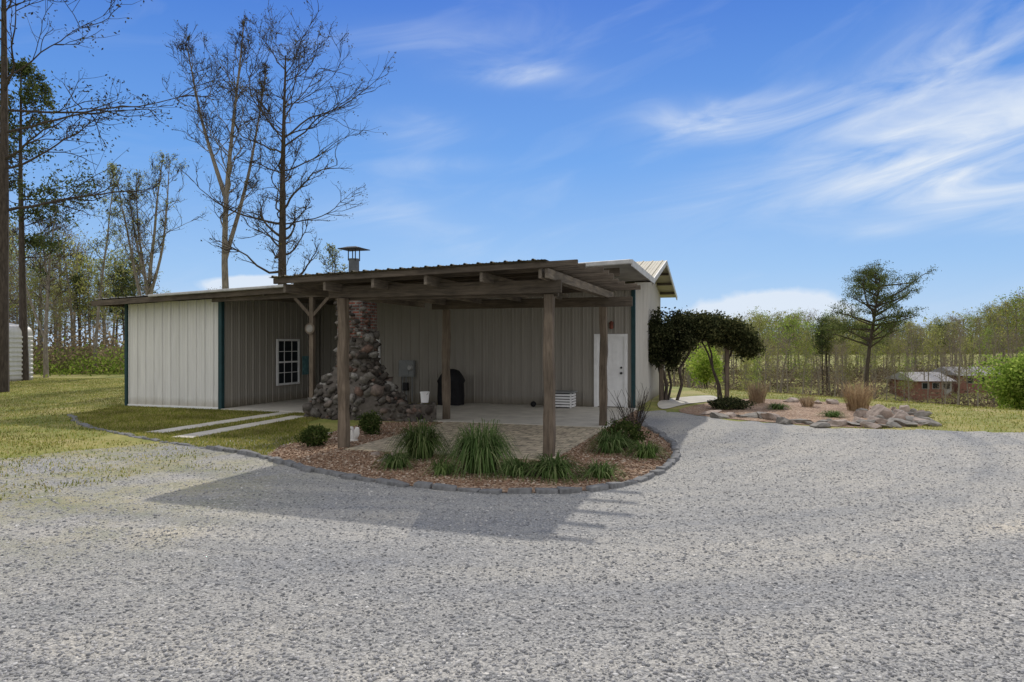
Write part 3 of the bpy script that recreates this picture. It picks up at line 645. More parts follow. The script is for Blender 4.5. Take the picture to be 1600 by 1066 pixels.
arch_clump('ornamental_grass',1340,642,.9,.6,450,M['l_straw'],'wide dry straw-coloured grass clump behind the pink boulder','ornamental grass','dry grasses in the rock bed',seed=41,w=.010,droopy=.7,stiff=True)
arch_clump('ornamental_grass',1262,636,.4,.35,160,M['l_straw'],'small dry grass tuft in the middle of the rock bed','ornamental grass','dry grasses in the rock bed',seed=42,w=.012,droopy=.7,stiff=True)
arch_clump('daylily_clump',1215,640,.25,.3,160,M['l_lily'],'low green tuft between the dry grasses in the rock bed','plant',None,seed=43)
arch_clump('daylily_clump',1300,652,.22,.3,160,M['l_lily'],'low green tuft behind the front stones of the rock bed','plant',None,seed=44)
def shrub(name,loc,rad,nl,size,mat,label,cat,group=None,seed=0,stems=None,lump=.25,zc=None,inner=.35,stem_mat='bark'):
    r=np.random.default_rng(seed); d=rdirs(r,nl); 
    lobes=rdirs(r,9); bump_=np.max(np.clip(d@lobes.T,0,1)**6,axis=1)
    rr=(r.uniform(inner,1,nl)**.6)*(1-lump+lump*1.5*bump_)*(1+.08*r.normal(size=nl))
    c=d*rr[:,None]*np.array(rad)
    zc=rad[2]*.85 if zc is None else zc
    c[:,2]+=zc; c=c[c[:,2]>.01]
    t=thing(name,label,cat,group,loc=loc)
    v,f=leaves(c,size,r); mesh_np('foliage',v,f,mat,t)
    m=MB()
    for (a,b,rad0,ax,ay) in (stems or [(0,0,.02,.1,.05),(0,.02,.02,-.1,0),(0,0,.015,0,-.1)]):
        m.tube([(a,b,0),(a+ax*.2+.03,b+ay*.1,zc*.3),(a+ax*.4-.04,b+ay*.3,zc*.6),(a+ax,b+ay,zc*1.05)],[rad0,rad0*.9,rad0*.8,rad0*.5],7)
    m.build('stem',M[stem_mat],t,raw=True); return t
x,y=G(491,698); shrub('boxwood_shrub',(x,y,0),(.28,.28,.23),2200,.022,M['l_box'],'small round green shrub at the left tip of the pebble bed','shrub',seed=1)
x,y=G(578,680); shrub('boxwood_shrub',(x,y,0),(.26,.26,.26),2200,.022,M['l_box'],'small round green shrub in front of the stone chimney','shrub',seed=2)
x,y=G(1138,640); shrub('juniper_shrub',(x,y,0),(.65,.45,.18),2500,.03,M['l_dark'],'low spreading dark green shrub at the foot of the arbor post','shrub',seed=3)
x,y=G(975,702); shrub('low_shrub',(x,y,0),(.42,.38,.28),2400,.022,M['l_box'],'low leafy green shrub right of the paver patio','shrub',seed=4)
def twig_shrub(loc,h,n,label,seed):
    r=random.Random(seed); m=MB()
    for i in range(n):
        a=r.uniform(0,6.28); e=r.uniform(.15,.5); p=Vector((0,0,0)); d=Vector((math.cos(a)*e,math.sin(a)*e,1)).normalized(); L=h*r.uniform(.6,1)
        pts_=[p+d*L*t_+Vector((r.uniform(-.02,.02),r.uniform(-.02,.02),0)) for t_ in (0,.33,.66,1)]; m.tube(pts_,[.008,.006,.005,.003],4)
        for k in range(5):
            q=pts_[1+k%3]; dd=(d+Vector((r.uniform(-.8,.8),r.uniform(-.8,.8),r.uniform(0,.5)))).normalized(); m.tube([q,q+dd*.12*h*r.uniform(1,2)],[.004,.002],3)
    o=m.build('twiggy_shrub',M['twig']); o.location=loc; tag(o,label,'shrub'); return o
x,y=G(990,690); twig_shrub((x,y,0),.95,34,'leafless twiggy shrub at the right corner of the patio',3)
x,y=G(968,694); twig_shrub((x,y,0),.6,20,'smaller leafless twigs left of the bare corner shrub',4)
def arbor_plant(px,crowns,label,seed,stems,nl):
    d=22.3; r=np.random.default_rng(seed); t=thing('arbor_shrub',label,'shrub','clipped evergreens at the arbor',loc=(at(px,d),d,0)); C=[]
    for (cx,cz,a,b,c_,k) in crowns:
        nc=int(34*k); dd=rdirs(r,nc); cc=dd*(r.uniform(.3,1.15,nc)**.6)[:,None]*np.array([a,b,c_])*.88+np.array([cx,0,cz])
        n=int(nl*k); idx=r.integers(0,nc,n); C.append(cc[idx]+r.normal(0,1,(n,3))*np.array([.12,.12,.10]))
        n2=int(nl*k*.25); d2=rdirs(r,n2); C.append(d2*(r.uniform(.05,.8,n2)**.5)[:,None]*np.array([a,b,c_])+np.array([cx,0,cz]))
    c=np.concatenate(C); v,f=leaves(c,.042,r); mesh_np('foliage',v,f,M['l_dark'],t)
    m=MB()
    for (a,b,rad0,ax,ay) in stems:
        m.tube([(a,b,0),(a+ax*.2+.06,b+ay*.1,.5),(a+ax*.3-.07,b+ay*.3,1.0),(a+ax*.7+.05,b+ay*.6,1.5),(a+ax,b+ay,2.0)],[rad0,rad0*.9,rad0*.85,rad0*.7,rad0*.5],7)
    m.build('stem',M['bark'],t,raw=True)
arbor_plant(1052,[(-.35,2.15,.50,.6,.75,.9),(.25,2.15,.6,.6,.65,1),(.85,2.32,.50,.5,.36,.7),(-.5,1.5,.3,.4,.5,.4),(0,1.45,.28,.3,.4,.35)],'dark clipped evergreen with twisting bare trunks next to the gable wall',7,[(-.25,0,.06,-.1,0),(-.15,.1,.045,.25,0),(.1,-.05,.055,.5,.1),(-.3,.05,.03,-.3,0)],4800)
arbor_plant(1128,[(-.65,2.32,.55,.6,.36,.8),(.0,2.2,.65,.75,.52,1.1),(.6,2.05,.48,.6,.55,.9),(.85,1.7,.28,.4,.42,.4)],'dark clipped evergreen mop-head on the arbor post further right',8,[(-.1,.02,.045,-.4,0),(.1,.05,.045,.25,.1),(0,0,.04,-.7,0)],4800)
t=thing('arbor','dark timber arbor posts and rail holding the clipped evergreens','arbor',loc=(at(1090,22.3),22.3,0))
for dx in (-1.15,.93):
    MB().box(dx-.06,dx+.06,-.06,.06,0,1.9).build('upright',M['post'],t,bevel=.01)
MB().beam((-1.3,0,1.94),(1.25,0,1.94),.08,.1).build('rail',M['beamU'],t)
def rock_obj(px,py,w,h,label,seed,group=None,mat='rock'):
    r=np.random.default_rng(seed); x,y=G(px,py)
    bm=bmesh.new(); bmesh.ops.create_icosphere(bm,subdivisions=3,radius=1)
    ax=[Vector(q) for q in rdirs(r,12)]+[Vector((r.normal(0,.2),r.normal(0,.2),1)).normalized()]; lim=[r.uniform(.4,.85) for _ in ax]; lim[-1]=.55
    for vv in bm.verts:
        p=vv.co.copy()
        for a,l in zip(ax,lim):
            k=p.dot(a)
            if k>l: p-=a*(k-l)
        p*=1+r.normal(0,.025); vv.co=Vector((p.x*w*.62,p.y*w*.45,p.z*h*1.15))
    me=bpy.data.meshes.new('garden_rock'); bm.to_mesh(me); bm.free(); me.materials.append(M[mat])
    o=bpy.data.objects.new('garden_rock',me); col.objects.link(o); o.location=(x,y,h*.25); o.rotation_euler=(r.normal(0,.14),r.normal(0,.14),r.normal(0,.6)); tag(o,label,'rock',group); return o
RG='rocks of the rock garden bed'
rr=random.Random(12)
rock_obj(1375,654,.62,.38,'largest pinkish boulder in the rock bed',70)
rock_obj(1343,652,.5,.18,'tan rock left of the pinkish boulder',71)
rock_obj(1406,658,.45,.24,'tan rock just right of the pinkish boulder',72)
k=0
px=1110
while px<1458:
    fr=650+17*min(1,(px-1110)/190); fr=min(fr,667) if px<1400 else 664
    rock_obj(px,fr+rr.uniform(-4,2),rr.uniform(.25,.65),rr.uniform(.06,.16),'flat ledge stone in the front row of the rock bed',80+k,RG,rr.choice(['rock','rockgrey','rockgrey'])); k+=1; px+=rr.uniform(9,20)
px=1235
while px<1450:
    rock_obj(px,629+ (px-1240)*.09+rr.uniform(-3,4),rr.uniform(.25,.5),rr.uniform(.09,.2),'tan rock in the back row of the rock bed',140+k,'rocks at the back of the rock bed'); k+=1; px+=rr.uniform(15,28)
for i in range(7):
    rock_obj(rr.uniform(555,640),rr.uniform(712,724),rr.uniform(.14,.3),rr.uniform(.05,.10),'small tan rock at the left edge of the paver patio',190+i,'small rocks beside the patio')
for i in range(18):
    rock_obj(1270+175*rr.random()**.6,rr.uniform(645,663),rr.uniform(.15,.45),rr.uniform(.07,.18),'low rock scattered in the middle of the rock bed',220+i,'scattered rocks in the rock bed',rr.choice(['rock','rockgrey']))
# ---------------------------------------------------------------- carport far left
x,y=at(-90,29.5),29.5
t=thing('metal_shed','pale horizontally ribbed metal carport shed at the far left','shed',loc=(x,y,0),rot=math.atan2(34.5-29.5,at(51,34.5)-x))
Lc=math.hypot(5,at(51,34.5)-x); W=5.2
prof=[(0,0)]; z=.05
while z<2.1: prof+=[(0,z),(-.04,z+.03),(-.04,z+.10),(0,z+.13)]; z+=.22
prof.append((0,2.3))
for k in range(1,9): a=k/8*math.pi/2*.8; prof.append((.42*(1-math.cos(a)),2.3+.36*math.sin(a)))
prof.append((2.6,3.05))
full=prof+[(W-a,b) for a,b in prof[::-1]][1:]
nn=len(full)
MB().add([(0,a,b) for a,b in full]+[(Lc,a,b) for a,b in full],[(i,i+1,nn+i+1,nn+i) for i in range(nn-1)]).build('shed_shell',M['carport'],t,raw=True)
for xx in (.02,Lc-.02): MB().add([(xx,a,b) for a,b in full],[tuple(range(nn))]).build('end_wall',M['carport'],t,raw=True)
# ---------------------------------------------------------------- trees
def bough(m,r,p,d,L,r0,r1,n,wob,up,sides):
    pts=[p.copy()]; rs=[r0]; q=p.copy(); dd=d.copy()
    for i in range(n):
        dd=(dd+Vector((r.gauss(0,wob),r.gauss(0,wob),r.gauss(0,wob*.6)+up))).normalized(); q=q+dd*(L/n); pts.append(q.copy()); rs.append(r0+(r1-r0)*(i+1)/n)
    m.tube(pts,rs,sides,False); return pts
def interp(pts,t):
    k=t*(len(pts)-1); i=min(int(k),len(pts)-2); return pts[i].lerp(pts[i+1],k-i),(pts[i+1]-pts[i]).normalized()
def bare_tree(name,loc,H,r0,label,cat='tree',group=None,seed=0,cs=.35,nb=34,blen=.28,elev=.5,up=.06,lean=(0,0),leaf='l_bud',nleaf=2500,lsize=.05,shape=None,forks=0,mat='bark',sub=7,tw=4,twr=.010,wob=.05,droop=0,subl=.45,clump=0,bth=.30,fdir=2.6,bw=.22):
    r=random.Random(seed); rg_=np.random.default_rng(seed); t=thing(name,label,cat,group,loc=loc,rot=0)
    T=MB(); Cn=MB(); stems=[]
    d0=Vector((lean[0],lean[1],1)).normalized()
    main=bough(T,r,Vector((0,0,-.1)),d0,H,r0,r0*.12,16,wob*.5,.02,8); stems.append((main,H,cs,r0,1.0))
    for k in range(forks):
        ft=r.uniform(.22,.5); p,d=interp(main,ft); a=r.uniform(0,6.28) if k else fdir
        dd=(d+Vector((math.cos(a)*.38,math.sin(a)*.38,0))).normalized(); LL=H*(1-ft)*r.uniform(.8,1.0)
        s=bough(T,r,p,dd,LL,r0*.55,r0*.08,12,wob*.5,.05,7); stems.append((s,LL,.25,r0*.55,.7))
    ends=[]
    for (st,HL,c0,rb,wt) in stems:
        for i in range(int(nb*wt)):
            tt=c0+(1-c0)*((i+.5)/int(nb*wt)); tt=min(.99,max(c0*.9,tt+r.uniform(-.04,.04))); p,d=interp(st,tt); s=(tt-c0)/(1-c0)
            k=shape(s) if shape else (math.sin(math.pi*min(1,max(0,s)*.75+.22)))
            L=H*blen*k*r.uniform(.4,1.25)*wt**.5; a=i*2.4+r.uniform(-.9,.9); e=elev+.5*s+r.uniform(-.2,.25)
            dd=Vector((math.cos(a)*math.cos(e),math.sin(a)*math.cos(e),math.sin(e)))
            br=max(.018,rb*bth*(1-tt*.75)*r.uniform(.6,1.1)); b=bough(T,r,p,dd,L,br,br*.2,11,bw,up,5)
            for j in range(sub):
                u_=r.uniform(.2,1) if j else 1.0; p2,d2=interp(b,u_); LL=L*subl*(1.15-u_*.6)*r.uniform(.5,1.3)
                q=(d2+Vector((r.gauss(0,.6),r.gauss(0,.6),r.gauss(.1,.4)-droop))).normalized()
                c_=bough(Cn,r,p2,q,LL,br*.30+.005,twr,6,.26,.05,4)
                for w in range(tw):
                    p3,d3=interp(c_,r.uniform(.25,1)); q3=(d3+Vector((r.gauss(0,.7),r.gauss(0,.7),r.gauss(.15,.4)))).normalized()
                    L3=LL*.4*r.uniform(.5,1.2)+.12; Cn.tube([p3,p3+q3*L3*.5+Vector((r.gauss(0,.04),r.gauss(0,.04),0)),p3+q3*L3+Vector((0,0,.05))],[twr,twr*.8,twr*.5],3,False)
                    ends.append(p3+q3*L3)
    T.build('trunk',M[mat],t,raw=True); cr=Cn.build('crown',M['twig'],t,raw=True)
    if nleaf:
        e=np.array([tuple(q) for q in ends]); idx=rg_.integers(0,len(e),nleaf); c=e[idx]+rg_.normal(0,.08+clump,(nleaf,3))
        v,f=leaves(c,lsize,rg_,.5); mesh_np('leaves',v,f,M[leaf],cr)
    return t
bare_tree('pine_tree',(at(3,26),26,0),19,.24,'tall dark trunk at the left edge with long drooping bare limbs',seed=3,cs=.34,nb=30,blen=.34,elev=.0,up=.03,leaf='l_bud',nleaf=6500,lsize=.055,sub=9,tw=5,droop=.25,wob=.006,clump=.05,bth=.36,bw=.17)
bare_tree('pine_tree',(at(38,34),34,0),15.5,.21,'slimmer dark-trunked pine just right of the edge tree',seed=5,cs=.42,nb=26,blen=.20,elev=.1,leaf='l_pine',nleaf=9000,lsize=.08,sub=8,tw=5,clump=.08,wob=.012)
bare_tree('bare_tree',(at(222,40),40,0),12.8,.18,'many-stemmed budding tree behind the metal wing',seed=8,cs=.3,nb=22,blen=.22,elev=.85,up=.08,forks=4,leaf='l_spring',nleaf=3000,lsize=.045,sub=5,tw=4,mat='barkgrey')
bare_tree('bare_tree',(at(357,38),38,0),19.8,.24,'tall narrow bare tree with upswept forked stems leaning left',seed=12,cs=.38,nb=30,blen=.17,elev=.75,up=.08,lean=(-.01,0),forks=2,leaf='l_bud',nleaf=2400,lsize=.045,sub=8,tw=4,mat='barkgrey',subl=.5,wob=.03,fdir=3.1)
bare_tree('bare_tree',(at(440,38),38,0),17.6,.32,'broad bare tree with dark spreading limbs above the chimney',seed=21,cs=.32,nb=44,blen=.31,elev=.10,up=.075,leaf='l_bud',nleaf=3600,lsize=.05,sub=9,tw=5,mat='bark',shape=lambda s: .55+.45*math.sin(math.pi*min(1,max(0,s)*.82+.05)),wob=.02,bth=.34,bw=.24,subl=.42)
bare_tree('sapling',(at(512,34),34,0),6.6,.06,'thin leafing sapling showing above the roof left of the flue',seed=25,cs=.4,nb=18,blen=.2,elev=.6,leaf='l_spring',nleaf=900,lsize=.045,sub=5,tw=4)
bare_tree('bare_tree',(at(72,37),37,0),9.0,.13,'crooked bare tree right of the metal shed',seed=30,cs=.25,nb=18,blen=.33,elev=.5,leaf='l_brown',nleaf=1500,lsize=.05,sub=6,tw=4,forks=2,mat='barkgrey')
bare_tree('bare_tree',(at(148,42),42,0),12.5,.11,'slender straight tree between shed and metal wing',seed=31,cs=.3,nb=24,blen=.16,elev=.6,leaf='l_spring',nleaf=2600,lsize=.05,sub=6,tw=4,mat='barkgrey')
def proto(name,seed,mat,tmat,nl,ls,shape_,cs=.3,spread=.28,group=None,label=None):
    r=random.Random(seed); rg_=np.random.default_rng(seed); t=thing(name,label,'tree',group,loc=(0,0,0)); T=MB()
    main=bough(T,r,Vector((0,0,-.4)),Vector((0,0,1)),9.6,.16,.03,8,.03,.02,6); cc=[]
    nbr=26
    for i in range(nbr):
        tt=cs+(1-cs)*(i+.5)/nbr; p,d=interp(main,min(.99,tt)); s=(tt-cs)/(1-cs); k=shape_(s); a=i*2.4+r.random(); e=.35+.5*s if mat!='l_pine' else .1
        L=10*spread*k*r.uniform(.5,1.3)+.2; b=bough(T,r,p,Vector((math.cos(a)*math.cos(e),math.sin(a)*math.cos(e),math.sin(e))),L,.05*(1.1-tt),.012,4,.12,.05,4)
        for q in range(8):
            u_=r.uniform(.35,1.05); pp_,dd_=interp(b,min(.99,u_)); e2=pp_+Vector((r.gauss(0,.4),r.gauss(0,.4),r.gauss(.2,.35))); cc.append(e2)
            if q<6: T.tube([pp_,e2],[.015,.008],3,False)
    T.build('trunk',M[tmat],t,raw=True)
    cc=np.array([tuple(q) for q in cc]); idx=rg_.integers(0,len(cc),nl); sp=.24
    c=cc[idx]+rg_.normal(0,sp,(nl,3))*np.array([1,1,.6]); v,f=leaves(c,ls,rg_,.55); mesh_np('crown',v,f,M[mat],t); return t
rnds=lambda s: math.sin(math.pi*min(1,.18+.8*s))**.7
cone=lambda s: (1-s)**.75*.95+.08
LB={'spring':'pale spring-green tree of the wood across the valley','green':'fresh bright green tree of the wood across the valley','brown':'bare brown tree of the wood across the valley','pine':'dark pine of the wood across the valley'}
GR={'spring':'spring-green trees across the valley','green':'bright green trees across the valley','brown':'bare trees across the valley','pine':'dark pines across the valley'}
protos={k:[] for k in LB}
pi=0
for k,mt,tm,nl,ls,sh,cs,spd in (('spring','l_spring','barkgrey',2100,.08,rnds,.42,.22),('spring','l_spring','barkgrey',1500,.08,rnds,.52,.17),('green','l_green','barkgrey',2100,.08,rnds,.4,.21),
      ('brown','l_brown','barkgrey',1100,.06,rnds,.35,.22),('brown','l_brown','barkgrey',700,.06,rnds,.45,.16),('pine','l_pine','bark',3400,.09,cone,.40,.20),('pine','l_pine','bark',2800,.09,rnds,.6,.17)):
    pi+=1
    protos[k].append([proto({'spring':'spring_tree','green':'leafy_tree','brown':'bare_tree','pine':'pine_tree'}[k],50+pi*7,mt,tm,nl,ls,sh,cs,spd,GR[k],LB[k]),False])
prr=random.Random(77)
def plant(kind,x,y,H,label=None,group=None,wd=1.0):
    e=prr.choice(protos[kind]); src=e[0]
    if not e[1]:
        e[1]=True; o=src
    else:
        o=src.copy(); col.objects.link(o)
        for chd in src.children:
            c2=chd.copy(); col.objects.link(c2); c2.parent=o
    s=H/9.6; o.location=(x,y,tz(x,y)); o.rotation_euler=(0,0,prr.uniform(0,6.28)); o.scale=(s*wd,s*wd,s)
    if label: o['label']=label; o['group']=group or label
    else: o['label']=LB[kind]; o['group']=GR[kind]
    return o
tr=random.Random(31)
topx=[1030,1100,1200,1280,1350,1430,1500,1560,1600,1800]; topy=[504,500,490,488,496,502,493,476,460,445]
for i in range(170):
    px=1000+ (i+.5)/170*760+tr.uniform(-8,8); d=tr.uniform(100,155); x=at(px,d)
    ty=np.interp(px,topx,topy)+abs(tr.gauss(0,11)); H=1.85+(535-ty)*d/F-tz(x,d)
    k=tr.choices(['spring','green','brown','pine'],[6,2,4,1.8])[0]
    plant(k,x,d,max(6,H),wd=tr.uniform(.8,1.15))
for i in range(46):
    px=1160+ (i+.5)/46*600+tr.uniform(-8,8); d=tr.uniform(76,98); x=at(px,d)
    ty=tr.uniform(512,560); H=1.85+(535-ty)*d/F-tz(x,d); plant(tr.choices(['spring','brown','green'],[3,5,1])[0],x,d,max(4,H),'slim tree standing on the near side of the valley','trees on the near side of the valley',wd=.7)
LL_={'spring':'pale spring-green tree in the wood behind the shed','green':'bright green tree in the wood behind the shed','brown':'bare brown tree in the wood behind the shed','pine':'dark pine in the wood behind the shed'}
for i in range(66):
    px=-130+(i+.5)/66*345+tr.uniform(-10,10); d=tr.uniform(46,76); x=at(px,d)
    ty=tr.uniform(340,485); H=1.85+(535-ty)*d/F; k=tr.choices(['spring','green','brown','pine'],[4.5,1,4,2])[0]
    plant(k,x,d,H,LL_[k],k+' trees in the wood behind the shed',wd=.85)
for i in range(12):
    px=210+i*26+tr.uniform(-6,6); d=tr.uniform(60,80); x=at(px,d); plant('brown' if i%2 else 'spring',x,d,tr.uniform(5,7),'low tree hidden mostly behind the metal wing','low trees behind the metal wing')
def brush(name,pts,size,h,n,mat,label,seed):
    r=np.random.default_rng(seed); P=np.array(pts); c0=P[r.integers(0,len(P),n)]; c=c0+np.stack([r.normal(0,1.6,n),r.normal(0,1.6,n),np.abs(r.normal(0,.5,n))*h*(.6+.4*np.sin(c0[:,0]*.9)*np.cos(c0[:,1]*.7))],1); v,f=leaves(c,size,r); o=mesh_np(name,v,f,mat); tag(o,label,'undergrowth',kind='stuff'); return o
q=[(at(px,d),d,tz(at(px,d),d)) for px in range(-150,240,6) for d in (44,50,58)]
brush('brown_undergrowth',q,.10,3.2,30000,M['l_brown'],'tangled brown undergrowth along the left wood edge',1)
q=[(at(px,d),d,0) for px in list(range(-150,60,12))+list(range(110,235,5)) for d in (42,47)]
brush('green_undergrowth',q,.08,2.0,13000,M['l_green'],'fresh green undergrowth along the left wood edge',2)
q=[(at(px,d),d,tz(at(px,d),d)) for px in range(1010,1850,6) for d in (88,104,118,132,150)]
brush('valley_undergrowth',q,.18,3.6,48000,M['l_brown'],'brown understorey of the wood across the valley',3)
q=[(at(px,d),d,tz(at(px,d),d)+4) for px in range(1000,1850,8) for d in (155,170)]
brush('valley_canopy',q,.34,7.5,30000,M['l_spring'],'continuous far canopy behind the valley trees',4)
def big_pine(px,d,top,label,seed):
    x=at(px,d); z0=tz(x,d); H=1.85+(535-top)*d/F-z0; r=random.Random(seed); rg_=np.random.default_rng(seed); t=thing('pine_tree',label,'tree',loc=(x,d,z0)); T=MB(); main=bough(T,r,Vector((0,0,-.2)),Vector((0,0,1)),H,.26,.06,12,.03,.01,7); cc=[]
    for i in range(36):
        tt=.55+.44*(i+.5)/36+r.uniform(-.02,.02); tt=min(.99,tt); p,dd=interp(main,tt); s=(tt-.55)/.44; env=math.sin(math.pi*min(1,.28+s*.66))**.8
        L=(4.3*env*r.choice([.5,.8,1.0,1.15])+.5); a=i*2.4+r.random()*1.2
        b=bough(T,r,p,Vector((math.cos(a),math.sin(a),r.uniform(.05,.55))).normalized(),L,.09,.02,6,.16,.03,4)
        for q in range(5):
            pp_,_=interp(b,min(.99,r.uniform(.45,1.0))); tip=pp_+Vector((r.gauss(0,.5),r.gauss(0,.5),r.gauss(.25,.2))); T.tube([pp_,tip],[.03,.015],3,False)
            for w in range(5): cc.append(tip+Vector((r.gauss(0,.28),r.gauss(0,.28),r.gauss(.05,.14))))
    T.build('trunk',M['bark'],t,raw=True); cc=np.array([tuple(q) for q in cc]); n=24000; c=cc[rg_.integers(0,len(cc),n)]+rg_.normal(0,1,(n,3))*np.array([.20,.20,.13]); v,f=leaves(c,.08,rg_,.3); mesh_np('crown',v,f,M['l_pine'],t)
big_pine(1352,60,430,'tall lone pine with layered crown beyond the rock bed',4)
d=25; x=at(1592,d); shrub('leafy_tree',(x,d,tz(x,d)),(1.3,1.2,1.5),8500,.055,M['l_green'],'rounded bright green small tree at the right edge','tree',seed=9,zc=1.6,stems=[(0,0,.06,.2,0),(0,0,.05,-.25,0)],inner=.1,lump=.4)
d=38; x=at(1103,d); shrub('leafy_tree',(x,d,tz(x,d)),(1.1,1.0,1.25),3000,.07,M['l_green'],'small bright green tree seen between and behind the arbor shrubs','tree',seed=10,zc=2.0,stems=[(0,0,.05,.2,0),(0,0,.05,-.2,0)],inner=.1)
def house(px0,px1,d,label,wm):
    x0,x1=at(px0,d),at(px1,d); z0=tz((x0+x1)/2,d)+.4; t=thing('house',label,'house',loc=((x0+x1)/2,d,z0)); w=(x1-x0)/2; e=1.9
    m=MB(); m.box(-w,w,-3.5,3.5,-1.5,e); wa=m.build('wall',M[wm],t,raw=True)
    m=MB(); m.add([(-w-.5,-4,e-.1),(w+.5,-4,e-.1),(w+.5,4,e-.1),(-w-.5,4,e-.1),(-w-.5,0,e+1.0),(w+.5,0,e+1.0)],[(0,1,5,4),(2,3,4,5),(1,2,5),(3,0,4),(3,2,1,0)]); m.build('roof',M['hroof'],t,raw=True)
    for q in range(3):
        u_=-w*.7+q*w*.6; f_=MB().box(u_,u_+1,-3.56,-3.5,.7,1.6).build('window',M['hroof'],t,raw=True); MB().box(u_+.08,u_+.92,-3.58,-3.561,.78,1.52).build('pane',M['glass'],f_,raw=True)
    MB().box(w*.6,w*.6+1,-3.56,-3.5,0,1.8).build('door',M['hroof'],t,raw=True)
house(1410,1462,100,'low distant house with grey roof left of its neighbour',"hwall")
house(1476,1542,102,'longer distant brick house with grey roof across the valley',"hwall")
# ---------------------------------------------------------------- light, world, camera
el=R(38); az=R(3)
sun=bpy.data.lights.new('sun','SUN'); sun.energy=3.1; sun.angle=R(.8); sun.color=(1,.935,.84)
so=bpy.data.objects.new('sun',sun); col.objects.link(so)
dv=Vector((math.sin(az)*math.cos(el),math.cos(az)*math.cos(el),math.sin(el))); so.rotation_euler=dv.to_track_quat('Z','Y').to_euler()
w=bpy.data.worlds.new('World'); scene.world=w; w.use_nodes=True; nt=w.node_tree; bg=nt.nodes['Background']
sky=N(nt,'ShaderNodeTexSky',sky_type='NISHITA'); sky.sun_disc=False; sky.sun_elevation=el; sky.sun_rotation=az; sky.ozone_density=2.5; sky.dust_density=.2; sky.air_density=1.0
tc=N(nt,'ShaderNodeTexCoord'); sp=N(nt,'ShaderNodeSeparateXYZ'); nt.links.new(tc.outputs['Generated'],sp.inputs[0])
AZ=math_(nt,'ARCTAN2',sp.outputs[0],sp.outputs[1]); EL=math_(nt,'ARCSINE',sp.outputs[2])
cb=N(nt,'ShaderNodeCombineXYZ'); nt.links.new(math_(nt,'ADD',math_(nt,'MULTIPLY',AZ,1.0),math_(nt,'MULTIPLY',EL,-.9)),cb.inputs[0]); nt.links.new(math_(nt,'ADD',math_(nt,'MULTIPLY',EL,3.0),math_(nt,'MULTIPLY',AZ,-.35)),cb.inputs[1])
n1=noise(nt,5.0,9,cb.outputs[0],.55,1.2); n2=noise(nt,26,8,tc.outputs['Generated'],.6)
blobs=[(812,116,55,11,0,1.1),(640,203,50,16,0,.55),(690,258,55,9,.05,.6),(1110,190,70,17,-.12,1.0),(1210,180,110,18,.12,.75),(1420,120,160,45,.5,.4),(1440,245,190,36,.15,.85),(1560,300,120,24,-.2,1.0),(1560,190,120,50,.3,.75),(1390,358,50,9,0,.8),
 (700,390,120,28,-.5,.3),(690,60,110,16,.05,.3),(1540,60,100,35,.5,.35),(1480,330,90,12,-.3,.45),(560,330,90,14,.1,.25)]
cum=[(1215,478,62,20,0,1.5),(1150,490,60,12,0,1.0),(1280,492,40,10,0,1.0),(372,447,40,9,0,1.5),(420,440,30,8,0,1.0)]
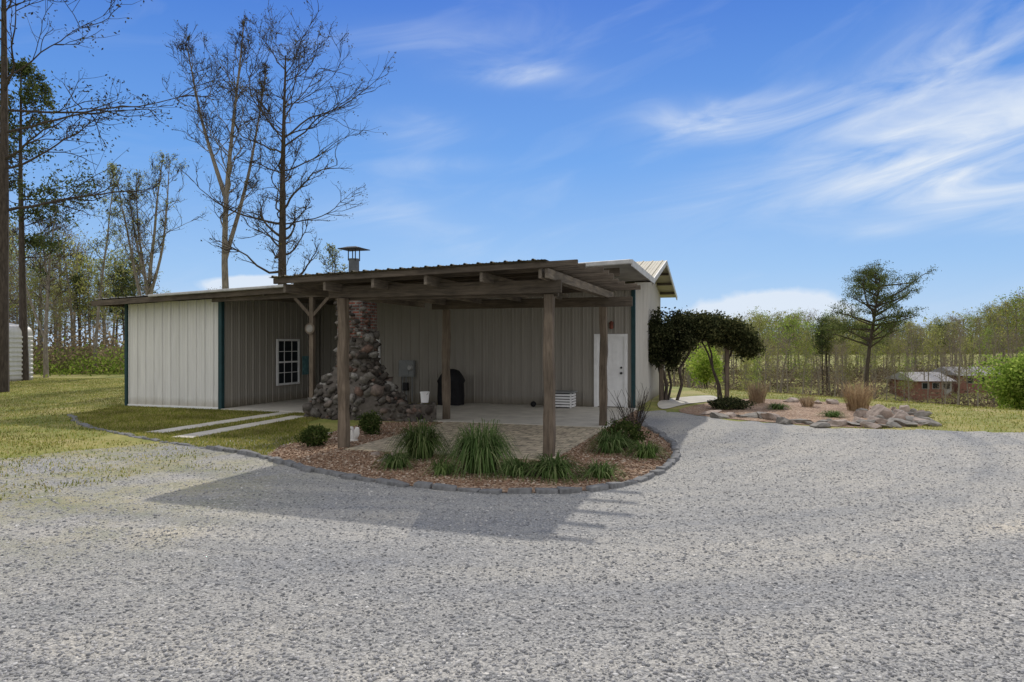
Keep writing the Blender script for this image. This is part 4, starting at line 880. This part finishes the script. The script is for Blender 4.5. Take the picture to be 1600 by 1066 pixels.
def dens(bl):
    tot=None
    for (px,py,a,b,ro,am) in bl:
        A=math.atan((px-800)/F); E=math.atan((HZ-py)/F*math.cos(A)); c_,s_=math.cos(ro),math.sin(ro)
        dx=math_(nt,'SUBTRACT',AZ,A); dy=math_(nt,'SUBTRACT',EL,E)
        p=math_(nt,'ADD',math_(nt,'MULTIPLY',dx,c_*F/a),math_(nt,'MULTIPLY',dy,s_*F/a)); q=math_(nt,'ADD',math_(nt,'MULTIPLY',dx,-s_*F/b),math_(nt,'MULTIPLY',dy,c_*F/b))
        e=math_(nt,'MULTIPLY',math_(nt,'EXPONENT',math_(nt,'MULTIPLY',math_(nt,'ADD',math_(nt,'MULTIPLY',p,p),math_(nt,'MULTIPLY',q,q)),-.5)),am)
        tot=e if tot is None else math_(nt,'ADD',tot,e)
    return tot
D1=dens(blobs); w1=math_(nt,'MULTIPLY',D1,math_(nt,'MULTIPLY',math_(nt,'SUBTRACT',n1,.31,None,True),2.3))
gen=math_(nt,'MULTIPLY',math_(nt,'SUBTRACT',n1,.52,None,True),.5)
w1=math_(nt,'ADD',w1,gen)
D2=dens(cum); w2=math_(nt,'MULTIPLY',math_(nt,'SUBTRACT',math_(nt,'ADD',D2,n2),1.0,None,True),2.2,None,True)
fac=math_(nt,'MAXIMUM',math_(nt,'MULTIPLY',w1,.75,None,True),math_(nt,'MULTIPLY',w2,.85))
K=1/.12
blue=ramp(nt,EL,[(0,(.47,.64,.88)),(.10,(.31,.53,.87)),(.25,(.14,.36,.82)),(.45,(.05,.19,.68)),(1,(.10,.25,.65))])
sc=N(nt,'ShaderNodeVectorMath',operation='SCALE'); nt.links.new(blue,sc.inputs[0]); sc.inputs['Scale'].default_value=K
base=mixc(nt,.9,sky.outputs[0],sc.outputs[0])
cl=mixc(nt,fac,base,(6.4,7.0,7.8))
ff=math_(nt,'MULTIPLY',math_(nt,'SUBTRACT',.72,sp.outputs[1]),2.2,None,True)  # added warm-white cloud as fill light, overhead and behind the camera, out of view
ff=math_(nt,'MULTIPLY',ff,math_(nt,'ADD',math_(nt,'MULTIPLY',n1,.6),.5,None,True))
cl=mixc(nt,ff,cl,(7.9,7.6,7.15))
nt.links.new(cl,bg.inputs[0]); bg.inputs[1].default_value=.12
cam=bpy.data.cameras.new('camera'); co=bpy.data.objects.new('camera',cam); col.objects.link(co); co.location=(0,0,EYE); co.rotation_euler=(R(90),0,0)
cam.sensor_width=36; cam.lens=36*F/1600; cam.shift_y=2/1600; cam.clip_end=2000; cam.clip_start=.1; scene.camera=co
scene.view_settings.view_transform='Standard'; scene.view_settings.look='None'; scene.view_settings.exposure=0
